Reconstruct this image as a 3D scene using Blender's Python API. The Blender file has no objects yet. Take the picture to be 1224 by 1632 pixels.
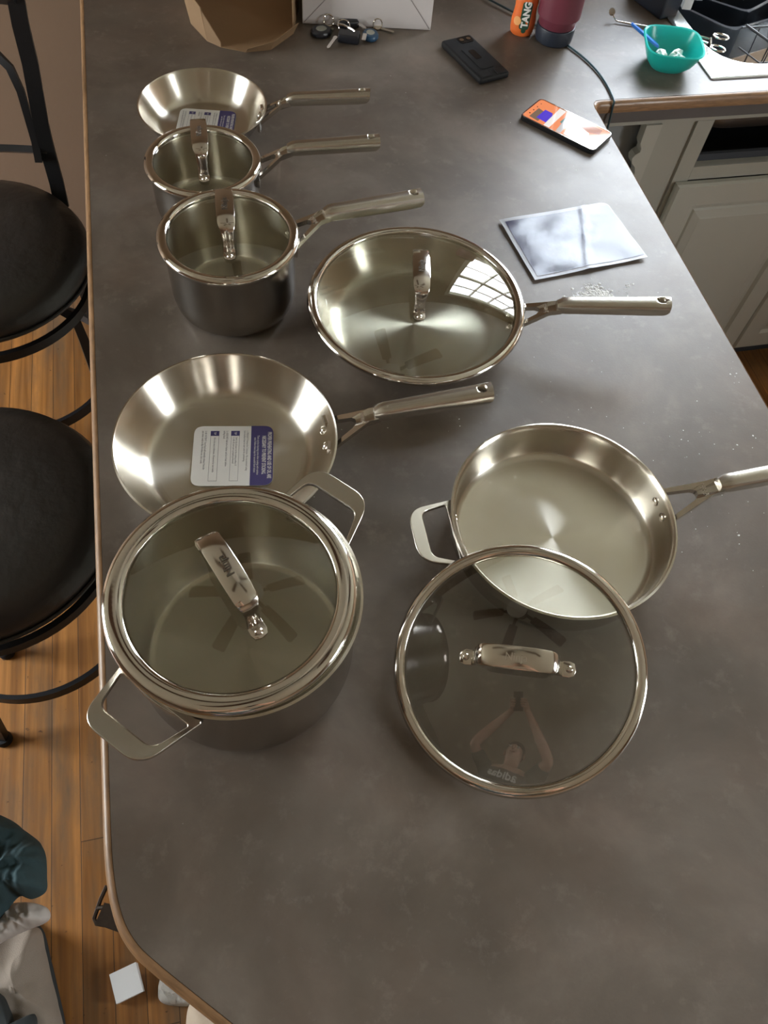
import bpy, bmesh, math, random
from mathutils import Vector, Matrix
random.seed(7)
PI = math.pi
R = math.radians
C = bpy.context.scene.collection
CT = 0.91                       # worktop height
# ------------------------------------------------------------------ camera
F, PITCH, ROLL, H, YAW = 1250.0, 1.0213507, 0.1351728, 0.8458, R(18.55)
def _rot(v):
    c, s = math.cos(YAW), math.sin(YAW)
    return Vector((c*v[0]+s*v[1], -s*v[0]+c*v[1], v[2]))
_cr, _sr = math.cos(ROLL), math.sin(ROLL)
_r0 = Vector((1, 0, 0)); _u0 = Vector((0, math.sin(PITCH), math.cos(PITCH)))
CF = _rot((0, math.cos(PITCH), -math.sin(PITCH)))
CR = _rot(_cr*_r0 + _sr*_u0); CU = _rot(-_sr*_r0 + _cr*_u0)
EYE = Vector((0, 0, CT+H))
def ray(px, py): return (px-612)/F*CR - (py-816)/F*CU + CF
def at(px, py, z=0.0):
    """world point of a photo pixel lying z above the worktop"""
    d = ray(px, py); t = (z - H)/d.z
    p = EYE + d*t
    return Vector((p.x, p.y, CT+z))
def aty(px, py, Y):
    d = ray(px, py); return EYE + d*(Y/d.y)
cam = bpy.data.cameras.new('camera'); co = bpy.data.objects.new('camera', cam); C.objects.link(co)
co.matrix_world = Matrix(((CR.x, CU.x, -CF.x, EYE.x), (CR.y, CU.y, -CF.y, EYE.y), (CR.z, CU.z, -CF.z, EYE.z), (0, 0, 0, 1)))
cam.sensor_fit = 'VERTICAL'; cam.sensor_height = 36.0; cam.lens = 36.0*F/1632; cam.clip_start = 0.02
bpy.context.scene.camera = co

# ------------------------------------------------------------------ materials
def newmat(name):
    m = bpy.data.materials.new(name); m.use_nodes = True
    nt = m.node_tree; b = nt.nodes['Principled BSDF']
    return m, nt, b
def simple(name, col, rough=0.5, metal=0.0, noise=0.0, nscale=20, bump=0.0, bscale=60, coat=0.0, trans=0.0, spec=None, stretch=None):
    m, nt, b = newmat(name)
    b.inputs['Base Color'].default_value = (*col, 1); b.inputs['Roughness'].default_value = rough
    b.inputs['Metallic'].default_value = metal; b.inputs['Coat Weight'].default_value = coat
    b.inputs['Transmission Weight'].default_value = trans
    if spec is not None: b.inputs['Specular IOR Level'].default_value = spec
    tc = nt.nodes.new('ShaderNodeTexCoord'); src = tc.outputs['Object']
    if stretch:
        mp = nt.nodes.new('ShaderNodeMapping'); mp.inputs['Scale'].default_value = stretch
        nt.links.new(src, mp.inputs[0]); src = mp.outputs[0]
    n = nt.nodes.new('ShaderNodeTexNoise'); n.inputs['Scale'].default_value = nscale; n.inputs['Detail'].default_value = 5
    nt.links.new(src, n.inputs['Vector'])
    if noise > 0:
        mx = nt.nodes.new('ShaderNodeMix'); mx.data_type = 'RGBA'
        mx.inputs[6].default_value = (*[c*(1-noise) for c in col], 1); mx.inputs[7].default_value = (*[min(1, c*(1+noise)) for c in col], 1)
        nt.links.new(n.outputs[0], mx.inputs[0]); nt.links.new(mx.outputs[2], b.inputs['Base Color'])
    if bump > 0:
        n2 = nt.nodes.new('ShaderNodeTexNoise'); n2.inputs['Scale'].default_value = bscale; n2.inputs['Detail'].default_value = 4
        nt.links.new(src, n2.inputs['Vector'])
        bp = nt.nodes.new('ShaderNodeBump'); bp.inputs['Strength'].default_value = bump; bp.inputs['Distance'].default_value = 0.004
        nt.links.new(n2.outputs[0], bp.inputs['Height']); nt.links.new(bp.outputs[0], b.inputs['Normal'])
    return m
def steel_radial(name, col, rough, aniso, lines=0.008):
    """sheet steel turned on a lathe: brushed around the axis"""
    m, nt, b = newmat(name)
    b.inputs['Base Color'].default_value = (*col, 1); b.inputs['Metallic'].default_value = 1
    b.inputs['Anisotropic'].default_value = aniso; b.inputs['Anisotropic Rotation'].default_value = 0.25
    tg = nt.nodes.new('ShaderNodeTangent'); tg.direction_type = 'RADIAL'; tg.axis = 'Z'
    nt.links.new(tg.outputs[0], b.inputs['Tangent'])
    tc = nt.nodes.new('ShaderNodeTexCoord'); sp = nt.nodes.new('ShaderNodeSeparateXYZ'); nt.links.new(tc.outputs['Object'], sp.inputs[0])
    def M(op, a, c):
        q = nt.nodes.new('ShaderNodeMath'); q.operation = op
        for i, v in enumerate((a, c)):
            if v is None: continue
            if isinstance(v, (int, float)): q.inputs[i].default_value = v
            else: nt.links.new(v, q.inputs[i])
        return q.outputs[0]
    r = M('SQRT', M('ADD', M('MULTIPLY', sp.outputs[0], sp.outputs[0]), M('MULTIPLY', sp.outputs[1], sp.outputs[1])), None)
    cb = nt.nodes.new('ShaderNodeCombineXYZ'); nt.links.new(r, cb.inputs[0]); nt.links.new(sp.outputs[2], cb.inputs[1])
    n = nt.nodes.new('ShaderNodeTexNoise'); n.inputs['Scale'].default_value = 1600; nt.links.new(cb.outputs[0], n.inputs['Vector'])
    nt.links.new(M('ADD', M('MULTIPLY', n.outputs[0], lines*2), rough-lines), b.inputs['Roughness'])
    return m
def thin_glass(name, tint, f0=0.11):
    """one pane: tinted see-through glass that mirrors by its angle"""
    m, nt, b = newmat(name); nt.nodes.remove(b)
    out = nt.nodes['Material Output']
    tr = nt.nodes.new('ShaderNodeBsdfTransparent'); tr.inputs[0].default_value = (*tint, 1)
    gl = nt.nodes.new('ShaderNodeBsdfGlossy'); gl.inputs['Roughness'].default_value = 0.015
    lw = nt.nodes.new('ShaderNodeLayerWeight'); lw.inputs['Blend'].default_value = 0.5
    p = nt.nodes.new('ShaderNodeMath'); p.operation = 'POWER'; p.inputs[1].default_value = 4.5
    nt.links.new(lw.outputs['Facing'], p.inputs[0])
    a = nt.nodes.new('ShaderNodeMath'); a.operation = 'MULTIPLY_ADD'; a.inputs[1].default_value = 1-f0; a.inputs[2].default_value = f0
    nt.links.new(p.outputs[0], a.inputs[0])
    mx = nt.nodes.new('ShaderNodeMixShader'); nt.links.new(a.outputs[0], mx.inputs[0]); nt.links.new(tr.outputs[0], mx.inputs[1]); nt.links.new(gl.outputs[0], mx.inputs[2])
    nt.links.new(mx.outputs[0], out.inputs[0])
    return m
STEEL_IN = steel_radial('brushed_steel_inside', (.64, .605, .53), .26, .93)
STEEL_OUT = steel_radial('reflection_dark_steel', (.40, .37, .335), .17, .6)  # base colour darkened to paint in the dark worktop mirrored on the outsides
CHROME = simple('polished_steel', (.72, .69, .64), .07, 1)
HANDLEC = simple('polished_handle_steel', (.70, .67, .62), .13, 1)
CAST = simple('polished_cast_steel', (.62, .59, .54), .16, 1)
SATIN = simple('satin_steel', (.60, .57, .51), .27, 1, bump=.02, bscale=900, stretch=(.05, 1, 1))
ENGRAVE = simple('engraved_steel', (.22, .20, .18), .35, 1)
EMBOSS = simple('raised_steel', (.85, .83, .8), .2, 1)
LIDGLASS = thin_glass('lid_glass', (.84, .85, .80))

def laminate():
    m, nt, b = newmat('stone_look_laminate')
    tc = nt.nodes.new('ShaderNodeTexCoord')
    def noise(scale, det=6, rough=.55, dist=0):
        n = nt.nodes.new('ShaderNodeTexNoise'); n.inputs['Scale'].default_value = scale; n.inputs['Detail'].default_value = det
        n.inputs['Roughness'].default_value = rough; n.inputs['Distortion'].default_value = dist
        nt.links.new(tc.outputs['Object'], n.inputs['Vector']); return n.outputs[0]
    def ramp(src, stops):
        r = nt.nodes.new('ShaderNodeValToRGB'); e = r.color_ramp.elements
        e[0].position, e[0].color = stops[0][0], (*stops[0][1], 1); e[1].position, e[1].color = stops[-1][0], (*stops[-1][1], 1)
        for p, c in stops[1:-1]:
            q = e.new(p); q.color = (*c, 1)
        nt.links.new(src, r.inputs[0]); return r.outputs[0]
    def mix(f, a, c, mode='MIX'):
        x = nt.nodes.new('ShaderNodeMix'); x.data_type = 'RGBA'; x.blend_type = mode
        for i, v in ((0, f), (6, a), (7, c)):
            if isinstance(v, float): x.inputs[i].default_value = v
            elif isinstance(v, tuple): x.inputs[i].default_value = (*v, 1)
            else: nt.links.new(v, x.inputs[i])
        return x.outputs[2]
    base = ramp(noise(5.5, 8, .62, .3), [(.3, (.086, .069, .054)), (.5, (.122, .100, .080)), (.70, (.180, .151, .124))])
    warm = ramp(noise(9, 4), [(.45, (1, 1, 1)), (.75, (1.06, .98, .95))])
    col = mix(1.0, base, warm, 'MULTIPLY')
    fine = ramp(noise(38, 6, .7), [(.55, (0, 0, 0)), (.8, (1, 1, 1))])
    col = mix(fine, col, (.18, .150, .126))
    # little flecks and scratches
    v = nt.nodes.new('ShaderNodeTexVoronoi'); v.inputs['Scale'].default_value = 26; nt.links.new(tc.outputs['Object'], v.inputs['Vector'])
    fl = ramp(v.outputs['Distance'], [(.012, (1, 1, 1)), (.035, (0, 0, 0))])
    g = ramp(noise(3, 2), [(.52, (0, 0, 0)), (.6, (1, 1, 1))])
    flm = mix(1.0, fl, g, 'MULTIPLY')
    col = mix(flm, col, (.42, .40, .37))
    # a dried white smear beside the leaflet
    c = at(945, 470, 0)
    mp = nt.nodes.new('ShaderNodeMapping'); mp.vector_type = 'POINT'; mp.inputs['Location'].default_value = (-c.x/.036, -c.y/.017, 0); mp.inputs['Scale'].default_value = (1/.036, 1/.017, 0)
    nt.links.new(tc.outputs['Object'], mp.inputs[0])
    ln = nt.nodes.new('ShaderNodeVectorMath'); ln.operation = 'LENGTH'; nt.links.new(mp.outputs[0], ln.inputs[0])
    sm = nt.nodes.new('ShaderNodeMath'); sm.operation = 'MULTIPLY_ADD'; sm.inputs[1].default_value = -.22; nt.links.new(ln.outputs['Value'], sm.inputs[0])
    nt.links.new(noise(130, 5, .7, 1.5), sm.inputs[2])
    smr = ramp(sm.outputs[0], [(.36, (0, 0, 0)), (.47, (1, 1, 1))])
    col = mix(smr, col, (.62, .62, .62))
    nt.links.new(col, b.inputs['Base Color'])
    rr = nt.nodes.new('ShaderNodeMapRange'); rr.inputs[3].default_value = .37; rr.inputs[4].default_value = .54
    nt.links.new(noise(14, 6, .65), rr.inputs[0]); nt.links.new(rr.outputs[0], b.inputs['Roughness'])
    bp = nt.nodes.new('ShaderNodeBump'); bp.inputs['Strength'].default_value = .08; bp.inputs['Distance'].default_value = .001
    nt.links.new(noise(320, 3), bp.inputs['Height']); nt.links.new(bp.outputs[0], b.inputs['Normal'])
    b.inputs['Specular IOR Level'].default_value = .5
    return m
LAM = laminate()
def oak_floor():
    m, nt, b = newmat('worn_strip_oak'); L = nt.links
    tc = nt.nodes.new('ShaderNodeTexCoord')
    mp = nt.nodes.new('ShaderNodeMapping'); mp.inputs['Rotation'].default_value = (0, 0, PI/2); mp.inputs['Location'].default_value = (0, 0.4322, 0)
    L.new(tc.outputs['Object'], mp.inputs[0])
    br = nt.nodes.new('ShaderNodeTexBrick'); br.inputs['Scale'].default_value = 1.0
    br.inputs['Brick Width'].default_value = .95; br.inputs['Row Height'].default_value = .0573; br.inputs['Mortar Size'].default_value = .0007
    br.inputs['Mortar Smooth'].default_value = .3; br.inputs['Bias'].default_value = 0; br.offset = .37; br.offset_frequency = 3
    br.inputs['Color1'].default_value = (0, 0, 0, 1); br.inputs['Color2'].default_value = (1, 1, 1, 1); br.inputs['Mortar'].default_value = (.5, .5, .5, 1)
    L.new(mp.outputs[0], br.inputs['Vector'])
    st = nt.nodes.new('ShaderNodeMapping'); st.inputs['Scale'].default_value = (55, 2.2, 1); L.new(tc.outputs['Object'], st.inputs[0])
    gr = nt.nodes.new('ShaderNodeTexNoise'); gr.inputs['Scale'].default_value = 1; gr.inputs['Detail'].default_value = 9; gr.inputs['Distortion'].default_value = .6
    L.new(st.outputs[0], gr.inputs['Vector'])
    r1 = nt.nodes.new('ShaderNodeValToRGB'); e = r1.color_ramp.elements
    e[0].position = .3; e[0].color = (.19, .078, .018, 1); e[1].position = .72; e[1].color = (.47, .215, .058, 1)
    L.new(gr.outputs[0], r1.inputs[0])
    tone = nt.nodes.new('ShaderNodeMix'); tone.data_type = 'RGBA'; tone.blend_type = 'MULTIPLY'; tone.inputs[0].default_value = 1
    r2 = nt.nodes.new('ShaderNodeValToRGB'); e = r2.color_ramp.elements
    e[0].color = (.72, .66, .60, 1); e[1].color = (1.22, 1.15, 1.05, 1); q = e.new(.5); q.color = (1, .93, .86, 1)
    L.new(br.outputs['Color'], r2.inputs[0]); L.new(r1.outputs[0], tone.inputs[6]); L.new(r2.outputs[0], tone.inputs[7])
    # grey worn patches
    st2 = nt.nodes.new('ShaderNodeMapping'); st2.inputs['Scale'].default_value = (9, 1.8, 1); L.new(tc.outputs['Object'], st2.inputs[0])
    w = nt.nodes.new('ShaderNodeTexNoise'); w.inputs['Scale'].default_value = 1; w.inputs['Detail'].default_value = 7; w.inputs['Roughness'].default_value = .65; L.new(st2.outputs[0], w.inputs['Vector'])
    r3 = nt.nodes.new('ShaderNodeValToRGB'); e = r3.color_ramp.elements
    e[0].position = .47; e[0].color = (0, 0, 0, 1); e[1].position = .64; e[1].color = (.85, .85, .85, 1); L.new(w.outputs[0], r3.inputs[0])
    m2 = nt.nodes.new('ShaderNodeMix'); m2.data_type = 'RGBA'; L.new(r3.outputs[0], m2.inputs[0]); L.new(tone.outputs[2], m2.inputs[6]); m2.inputs[7].default_value = (.155, .095, .05, 1)
    # dark specks
    sp = nt.nodes.new('ShaderNodeTexNoise'); sp.inputs['Scale'].default_value = 75; sp.inputs['Detail'].default_value = 3; L.new(tc.outputs['Object'], sp.inputs['Vector'])
    r4 = nt.nodes.new('ShaderNodeValToRGB'); e = r4.color_ramp.elements
    e[0].position = .69; e[0].color = (0, 0, 0, 1); e[1].position = .76; e[1].color = (.8, .8, .8, 1); L.new(sp.outputs[0], r4.inputs[0])
    m3 = nt.nodes.new('ShaderNodeMix'); m3.data_type = 'RGBA'; L.new(r4.outputs[0], m3.inputs[0]); L.new(m2.outputs[2], m3.inputs[6]); m3.inputs[7].default_value = (.05, .022, .01, 1)
    m4 = nt.nodes.new('ShaderNodeMix'); m4.data_type = 'RGBA'; L.new(br.outputs['Fac'], m4.inputs[0]); L.new(m3.outputs[2], m4.inputs[6]); m4.inputs[7].default_value = (.022, .010, .005, 1)
    L.new(m4.outputs[2], b.inputs['Base Color'])
    b.inputs['Roughness'].default_value = .38
    bp = nt.nodes.new('ShaderNodeBump'); bp.inputs['Strength'].default_value = .5; bp.inputs['Distance'].default_value = .002; bp.invert = True
    L.new(br.outputs['Fac'], bp.inputs['Height']); L.new(bp.outputs[0], b.inputs['Normal'])
    return m
FLOOR = oak_floor()
OAKEDGE = simple('oak_edging', (.235, .130, .060), .5, noise=.65, nscale=3, stretch=(14, 14, 160), coat=.15)
WALLM = simple('tan_brown_paint', (.215, .142, .092), .75, noise=.06, nscale=3, bump=.05, bscale=90)
CEILM = simple('off_white_ceiling_paint', (.68, .66, .61), .9, noise=.03, nscale=4)
CABM = simple('greige_cabinet_paint', (.36, .355, .305), .42, noise=.05, nscale=8)
CABL = simple('pale_cabinet_paint', (.42, .415, .36), .40, noise=.04, nscale=8)
DARKIN = simple('painted_shade_lining', (.045, .05, .06), .8, noise=.2, nscale=10)  # near-black colour puts shade into the cabinet lining and toe kicks
GREYIN = simple('grey_cabinet_lining', (.20, .21, .21), .8, noise=.1)
WHITEW = simple('white_window_paint', (.78, .77, .74), .4, noise=.02)
BLACKMET = simple('black_powder_coat', (.018, .018, .020), .42, .3, bump=.05, bscale=500)
def leather():
    m = simple('black_leather', (.024, .022, .021), .40, bump=.6, bscale=34, noise=.35, nscale=14)
    nt = m.node_tree; b = nt.nodes['Principled BSDF']; b.inputs['Specular IOR Level'].default_value = .6
    return m
LEATHER = leather()
KRAFT = simple('kraft_paper', (.235, .145, .075), .72, noise=.16, nscale=9, bump=.25, bscale=25)
KRAFTED = simple('kraft_paper_cut_edge', (.52, .41, .27), .8, noise=.1)
BOXW = simple('white_card', (.62, .585, .58), .55, noise=.03, nscale=6)
BOXLINE = simple('printed_grey_line', (.26, .23, .23), .6)
RUBBERB = simple('black_rubber', (.011, .011, .012), .62, bump=.05, bscale=300, spec=.25)
BLKGLOSS = simple('black_gloss_plastic', (.010, .011, .013), .12)
ORANGE = simple('orange_label', (.80, .17, .035), .35, noise=.12, nscale=40, coat=.3)
ORANGEL = simple('orange_slice_print', (.90, .42, .15), .4)
GREENL = simple('dark_green_print', (.02, .075, .045), .45)
WHITEP = simple('white_plastic', (.80, .79, .76), .35)
MAROON = simple('maroon_powder_coat', (.150, .034, .052), .38, bump=.04, bscale=600)
NAVYR = simple('navy_rubber', (.020, .026, .040), .45)
TEAL = simple('translucent_teal_plastic', (.012, .43, .375), .28, noise=.03)
TEAL.node_tree.nodes['Principled BSDF'].inputs['Subsurface Weight'].default_value = .25
TEAL.node_tree.nodes['Principled BSDF'].inputs['Subsurface Radius'].default_value = (.005, .02, .018)
PUTTY = simple('white_putty', (.80, .81, .76), .55, noise=.06, nscale=60, bump=.5, bscale=90)
BLUEP = simple('blue_plastic', (.035, .17, .58), .3)
CABLEM = simple('dark_teal_cable_jacket', (.022, .055, .065), .35)
SINKM = simple('sink_steel', (.66, .67, .66), .24, 1, bump=.03, bscale=200)
KEYFOB = simple('black_fob_plastic', (.014, .015, .02), .35)
FOBBLUE = simple('blue_fob_plastic', (.030, .085, .17), .3)
FOBGREY = simple('pale_grey_fob_button', (.42, .42, .37), .5)
BRASS = simple('nickel_key', (.50, .45, .36), .3, 1)
CARDW = simple('white_printed_card', (.74, .73, .70), .5, noise=.02)
CARDP = simple('violet_card_ink', (.060, .050, .165), .45)
INK = simple('grey_ink', (.25, .24, .26), .6)
TEALC = simple('dark_teal_cotton', (.030, .062, .068), .85, noise=.25, nscale=30, bump=.3, bscale=700)
TAUPE = simple('taupe_canvas', (.30, .245, .19), .85, noise=.12, nscale=20, bump=.3, bscale=600)
DARKC = simple('charcoal_lining', (.028, .033, .032), .8, noise=.2)
PAPERG = simple('grey_white_paper', (.55, .50, .45), .6, noise=.06)
SOCK = simple('pale_grey_cotton', (.42, .385, .33), .9, noise=.12, nscale=40, bump=.5, bscale=400)
BEIGE = simple('beige_canvas', (.56, .44, .32), .75, noise=.06, bump=.2, bscale=500)
CRUMB = simple('dry_white_powder', (.78, .78, .76), .8)
FANM = simple('dark_walnut_blade', (.085, .040, .022), .4, noise=.3, nscale=4, stretch=(2, 30, 1))
FROST = simple('frosted_glass_shade', (.85, .84, .80), .3)
BRONZE = simple('bronze_fan_body', (.06, .04, .03), .35, .8)

# ------------------------------------------------------------------ mesh helpers
def link(name, bm, mat, parent=None, smooth=True, auto=40):
    me = bpy.data.meshes.new(name)
    bmesh.ops.recalc_face_normals(bm, faces=bm.faces)
    bm.to_mesh(me); bm.free()
    for m in (mat if isinstance(mat, (list, tuple)) else [mat]): me.materials.append(m)
    if smooth:
        for p in me.polygons: p.use_smooth = True
        try: me.set_sharp_from_angle(angle=R(auto))
        except Exception: pass
    o = bpy.data.objects.new(name, me); C.objects.link(o)
    if parent: o.parent = parent
    return o
def empty(name, loc=(0, 0, 0), rz=0):
    o = bpy.data.objects.new(name, None); C.objects.link(o); o.location = loc; o.rotation_euler = (0, 0, rz); o.empty_display_size = .05
    return o
def tag(o, label=None, cat=None, group=None, kind=None):
    for k, v in (('label', label), ('category', cat), ('group', group), ('kind', kind)):
        if v: o[k] = v
    return o
def addv(bm, pts): return [bm.verts.new(p) for p in pts]
def ring_faces(bm, a, b, closed=True):
    n = len(a)
    for i in range(n if closed else n-1):
        j = (i+1) % n
        bm.faces.new((a[i], a[j], b[j], b[i]))
def lathe(bm, prof, n=96, closed=False, sx=1, sy=1, cx=0, cy=0):
    """profile of (r, z); r==0 makes a pole"""
    rows = []
    for r, z in prof:
        if r < 1e-6: rows.append([bm.verts.new((cx, cy, z))])
        else: rows.append(addv(bm, [(cx+r*sx*math.cos(2*PI*i/n), cy+r*sy*math.sin(2*PI*i/n), z) for i in range(n)]))
    pairs = list(zip(rows[:-1], rows[1:])) + ([(rows[-1], rows[0])] if closed else [])
    for a, b in pairs:
        if len(a) == 1 and len(b) == 1: continue
        if len(a) == 1:
            for i in range(n): bm.faces.new((a[0], b[(i+1) % n], b[i]))
        elif len(b) == 1:
            for i in range(n): bm.faces.new((a[i], a[(i+1) % n], b[0]))
        else: ring_faces(bm, a, b)
def box(bm, x0, x1, y0, y1, z0, z1, M=None, bev=0):
    v = addv(bm, [(x, y, z) for z in (z0, z1) for x, y in ((x0, y0), (x1, y0), (x1, y1), (x0, y1))])
    fs = [bm.faces.new([v[i] for i in q]) for q in ((3, 2, 1, 0), (4, 5, 6, 7), (0, 1, 5, 4), (1, 2, 6, 5), (2, 3, 7, 6), (3, 0, 4, 7))]
    vs = v
    if bev:
        es = list({e for f in fs for e in f.edges})
        r = bmesh.ops.bevel(bm, geom=es, offset=bev, segments=3, affect='EDGES', profile=.6)
        vs = list({q for f in r['faces'] for q in f.verts} | {q for q in v if q.is_valid})
    if M is not None:
        bmesh.ops.transform(bm, matrix=M, verts=[q for q in vs if q.is_valid])
    return vs
def prism(bm, pts, z0, z1, M=None):
    a = addv(bm, [(x, y, z0) for x, y in pts]); b = addv(bm, [(x, y, z1) for x, y in pts])
    ring_faces(bm, a, b); bm.faces.new(list(reversed(a))); bm.faces.new(b)
    if M is not None: bmesh.ops.transform(bm, matrix=M, verts=a+b)
    return a+b
def rpoly(pts, rad, n=6):
    """rounded polygon, the same vertex count for every corner"""
    out = []
    m = len(pts); rad = rad if isinstance(rad, (list, tuple)) else [rad]*m
    for i in range(m):
        p = Vector(pts[i]); a = (Vector(pts[i-1])-p); b = (Vector(pts[(i+1) % m])-p)
        la, lb = a.length, b.length; a.normalize(); b.normalize()
        ang = a.angle(b); d = min(rad[i]/math.tan(ang/2), la*.48, lb*.48)
        p0, p1 = p+a*d, p+b*d
        for k in range(n):
            t = k/(n-1)
            out.append(tuple(((1-t)**2)*p0 + 2*t*(1-t)*p + t*t*p1))
    return out
def tube(bm, path, rad, seg=10, flat=1.0, cap=True, closed=False, up=Vector((0, 0, 1))):
    """round (or flattened) bar along a path; rad number or list"""
    P = [Vector(p) for p in path]; n = len(P); rows = []
    prev = None
    for i, p in enumerate(P):
        if closed: t = (P[(i+1) % n]-P[i-1])
        else: t = (P[min(i+1, n-1)]-P[max(i-1, 0)])
        t.normalize()
        s = t.cross(up)
        if s.length < .05: s = prev if prev is not None else t.cross(Vector((0, 1, 0)))
        s = (s - t*s.dot(t)).normalized(); prev = s; u = s.cross(t)
        r = rad[i] if isinstance(rad, (list, tuple)) else rad
        rows.append(addv(bm, [p + s*r*math.cos(2*PI*k/seg) + u*r*flat*math.sin(2*PI*k/seg) for k in range(seg)]))
    for a, b in zip(rows[:-1], rows[1:]): ring_faces(bm, a, b)
    if closed: ring_faces(bm, rows[-1], rows[0])
    elif cap: bm.faces.new(list(reversed(rows[0]))); bm.faces.new(rows[-1])
def dome(bm, c, r, h, axis='z', n=16, flip=1):
    """low rivet head"""
    rows = []
    for k in range(4):
        a = k/4*PI/2
        rows.append((r*math.cos(a), h*math.sin(a)))
    rings = []
    for rr, hh in rows:
        pts = []
        for i in range(n):
            u, v = rr*math.cos(2*PI*i/n), rr*math.sin(2*PI*i/n)
            pts.append((c[0]+u, c[1]+v, c[2]+hh) if axis == 'z' else (c[0]+flip*hh, c[1]+u, c[2]+v))
        rings.append(addv(bm, pts))
    top = bm.verts.new((c[0], c[1], c[2]+h) if axis == 'z' else (c[0]+flip*h, c[1], c[2]))
    for a, b in zip(rings[:-1], rings[1:]): ring_faces(bm, a, b)
    for i in range(n): bm.faces.new((rings[-1][i], rings[-1][(i+1) % n], top))
    bm.faces.new(list(reversed(rings[0])))
def boolean(o, cutter):
    md = o.modifiers.new('cut', 'BOOLEAN'); md.operation = 'DIFFERENCE'; md.object = cutter; md.solver = 'EXACT'
    bpy.context.view_layer.update()
    dg = bpy.context.evaluated_depsgraph_get()
    me = bpy.data.meshes.new_from_object(o.evaluated_get(dg))
    o.modifiers.clear(); me.name = o.name; o.data = me
    bpy.data.objects.remove(cutter)
def text_mesh(s, size, name, mat, parent, M, extrude=.0002, align='CENTER', sx=1.0, bold=0.0):
    cu = bpy.data.curves.new(name, 'FONT'); cu.body = s; cu.size = size; cu.align_x = align; cu.align_y = 'CENTER'
    cu.extrude = extrude; cu.resolution_u = 2; cu.offset = bold
    t = bpy.data.objects.new(name, cu); C.objects.link(t); bpy.context.view_layer.update()
    me = bpy.data.meshes.new_from_object(t.evaluated_get(bpy.context.evaluated_depsgraph_get()))
    bpy.data.objects.remove(t)
    me.transform(M @ Matrix.Diagonal((sx, 1, 1, 1))); me.materials.clear(); me.materials.append(mat); me.name = name
    o = bpy.data.objects.new(name, me); C.objects.link(o); o.parent = parent
    return o

# ------------------------------------------------------------------ the room
RX0, RX1, RY0, RY1, RZ = -2.7, 2.35, -2.6, 1.965, 2.50
def struct(name, bm, mat, parent=None):
    o = link(name, bm, mat, parent, smooth=False)
    if parent is None: o['kind'] = 'structure'
    return o
bm = bmesh.new(); box(bm, RX0-.1, RX1+.1, RY0-.1, RY1+.1, -.06, 0); struct('floor', bm, FLOOR)
bm = bmesh.new(); box(bm, RX0-.1, RX1+.1, RY0-.1, RY1+.1, RZ, RZ+.06); struct('ceiling', bm, CEILM)
def wall_with_hole(name, axis, pos, th, a0, a1, holes):
    bm = bmesh.new()
    def b(u0, u1, z0, z1):
        if u1-u0 < 1e-4 or z1-z0 < 1e-4: return
        if axis == 'y': box(bm, u0, u1, pos, pos+th, z0, z1)
        else: box(bm, pos, pos+th, u0, u1, z0, z1)
    cur = a0
    for (h0, h1, z0, z1) in sorted(holes):
        b(cur, h0, 0, RZ); b(h0, h1, 0, z0); b(h0, h1, z1, RZ); cur = h1
    b(cur, a1, 0, RZ)
    return struct(name, bm, WALLM)
WIN1 = (1.00, 2.30, 1.18, 2.25)      # over the sink
WIN2 = (.55, 1.75, .55, 2.1)         # on the left wall
WIN3 = (-1.15, -.35, 1.05, 2.05)       # right wall, nearer the viewer
wall_with_hole('wall_back', 'y', RY1, .12, RX0, RX1, [WIN1])
wall_with_hole('wall_front', 'y', RY0-.12, .12, RX0, RX1, [])
wall_with_hole('wall_left', 'x', RX0-.12, .12, RY0, RY1, [WIN2])
wall_with_hole('wall_right', 'x', RX1, .12, RY0, RY1, [WIN3])
PANE = thin_glass('window_glass', (.97, .98, .98), .05)
def window(n, axis, pos, a0, a1, z0, z1, cols=3, rows=2, s=1):
    root = empty('window_%d' % n); root['kind'] = 'structure'
    fr = bmesh.new(); mu = bmesh.new(); gl = bmesh.new(); si = bmesh.new()
    def b(bm, u0, u1, q0, q1, c0, c1):
        if axis == 'y': box(bm, u0, u1, pos+c0, pos+c1, q0, q1)
        else:
            lo, hi = (pos-c1, pos-c0) if s < 0 else (pos+c0, pos+c1)
            box(bm, lo, hi, u0, u1, q0, q1)
    w = .05
    b(fr, a0+.001, a0+w, z0+.001, z1-.001, .01, .09); b(fr, a1-w, a1-.001, z0+.001, z1-.001, .01, .09)
    b(fr, a0+w, a1-w, z0+.001, z0+w, .01, .09); b(fr, a0+w, a1-w, z1-w, z1-.001, .01, .09)
    mid = (z0+z1)/2
    b(fr, a0+w, a1-w, mid-.02, mid+.02, .02, .075)
    for i in range(1, cols):
        u = a0+w+(a1-a0-2*w)*i/cols; b(mu, u-.009, u+.009, z0+w, mid-.02, .035, .06); b(mu, u-.009, u+.009, mid+.02, z1-w, .035, .06)
    for hz in ((z0+w+mid-.02)/2, (z1-w+mid+.02)/2): b(mu, a0+w, a1-w, hz-.009, hz+.009, .0352, .0598)
    b(gl, a0+w, a1-w, z0+w, z1-w, .047, .0475)
    b(si, a0-.04, a1+.04, z0-.03, z0-.001, -.05, -.001)
    struct('window_frame', fr, WHITEW, root); struct('window_muntins', mu, WHITEW, root); struct('window_pane', gl, PANE, root); struct('window_sill', si, WHITEW, root)
window(1, 'y', RY1, *WIN1, cols=4)
window(2, 'x', RX0, *WIN2, cols=3, s=-1)
window(3, 'x', RX1, *WIN3, cols=2)
bm = bmesh.new(); box(bm, RX0+.001, -.20, RY1-.016, RY1-.001, 0.001, .11); struct('baseboard_back', bm, WHITEW)
bm = bmesh.new(); box(bm, RX0+.001, RX0+.016, RY0+.001, RY1-.02, 0.001, .11); struct('baseboard_left', bm, WHITEW)

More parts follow.
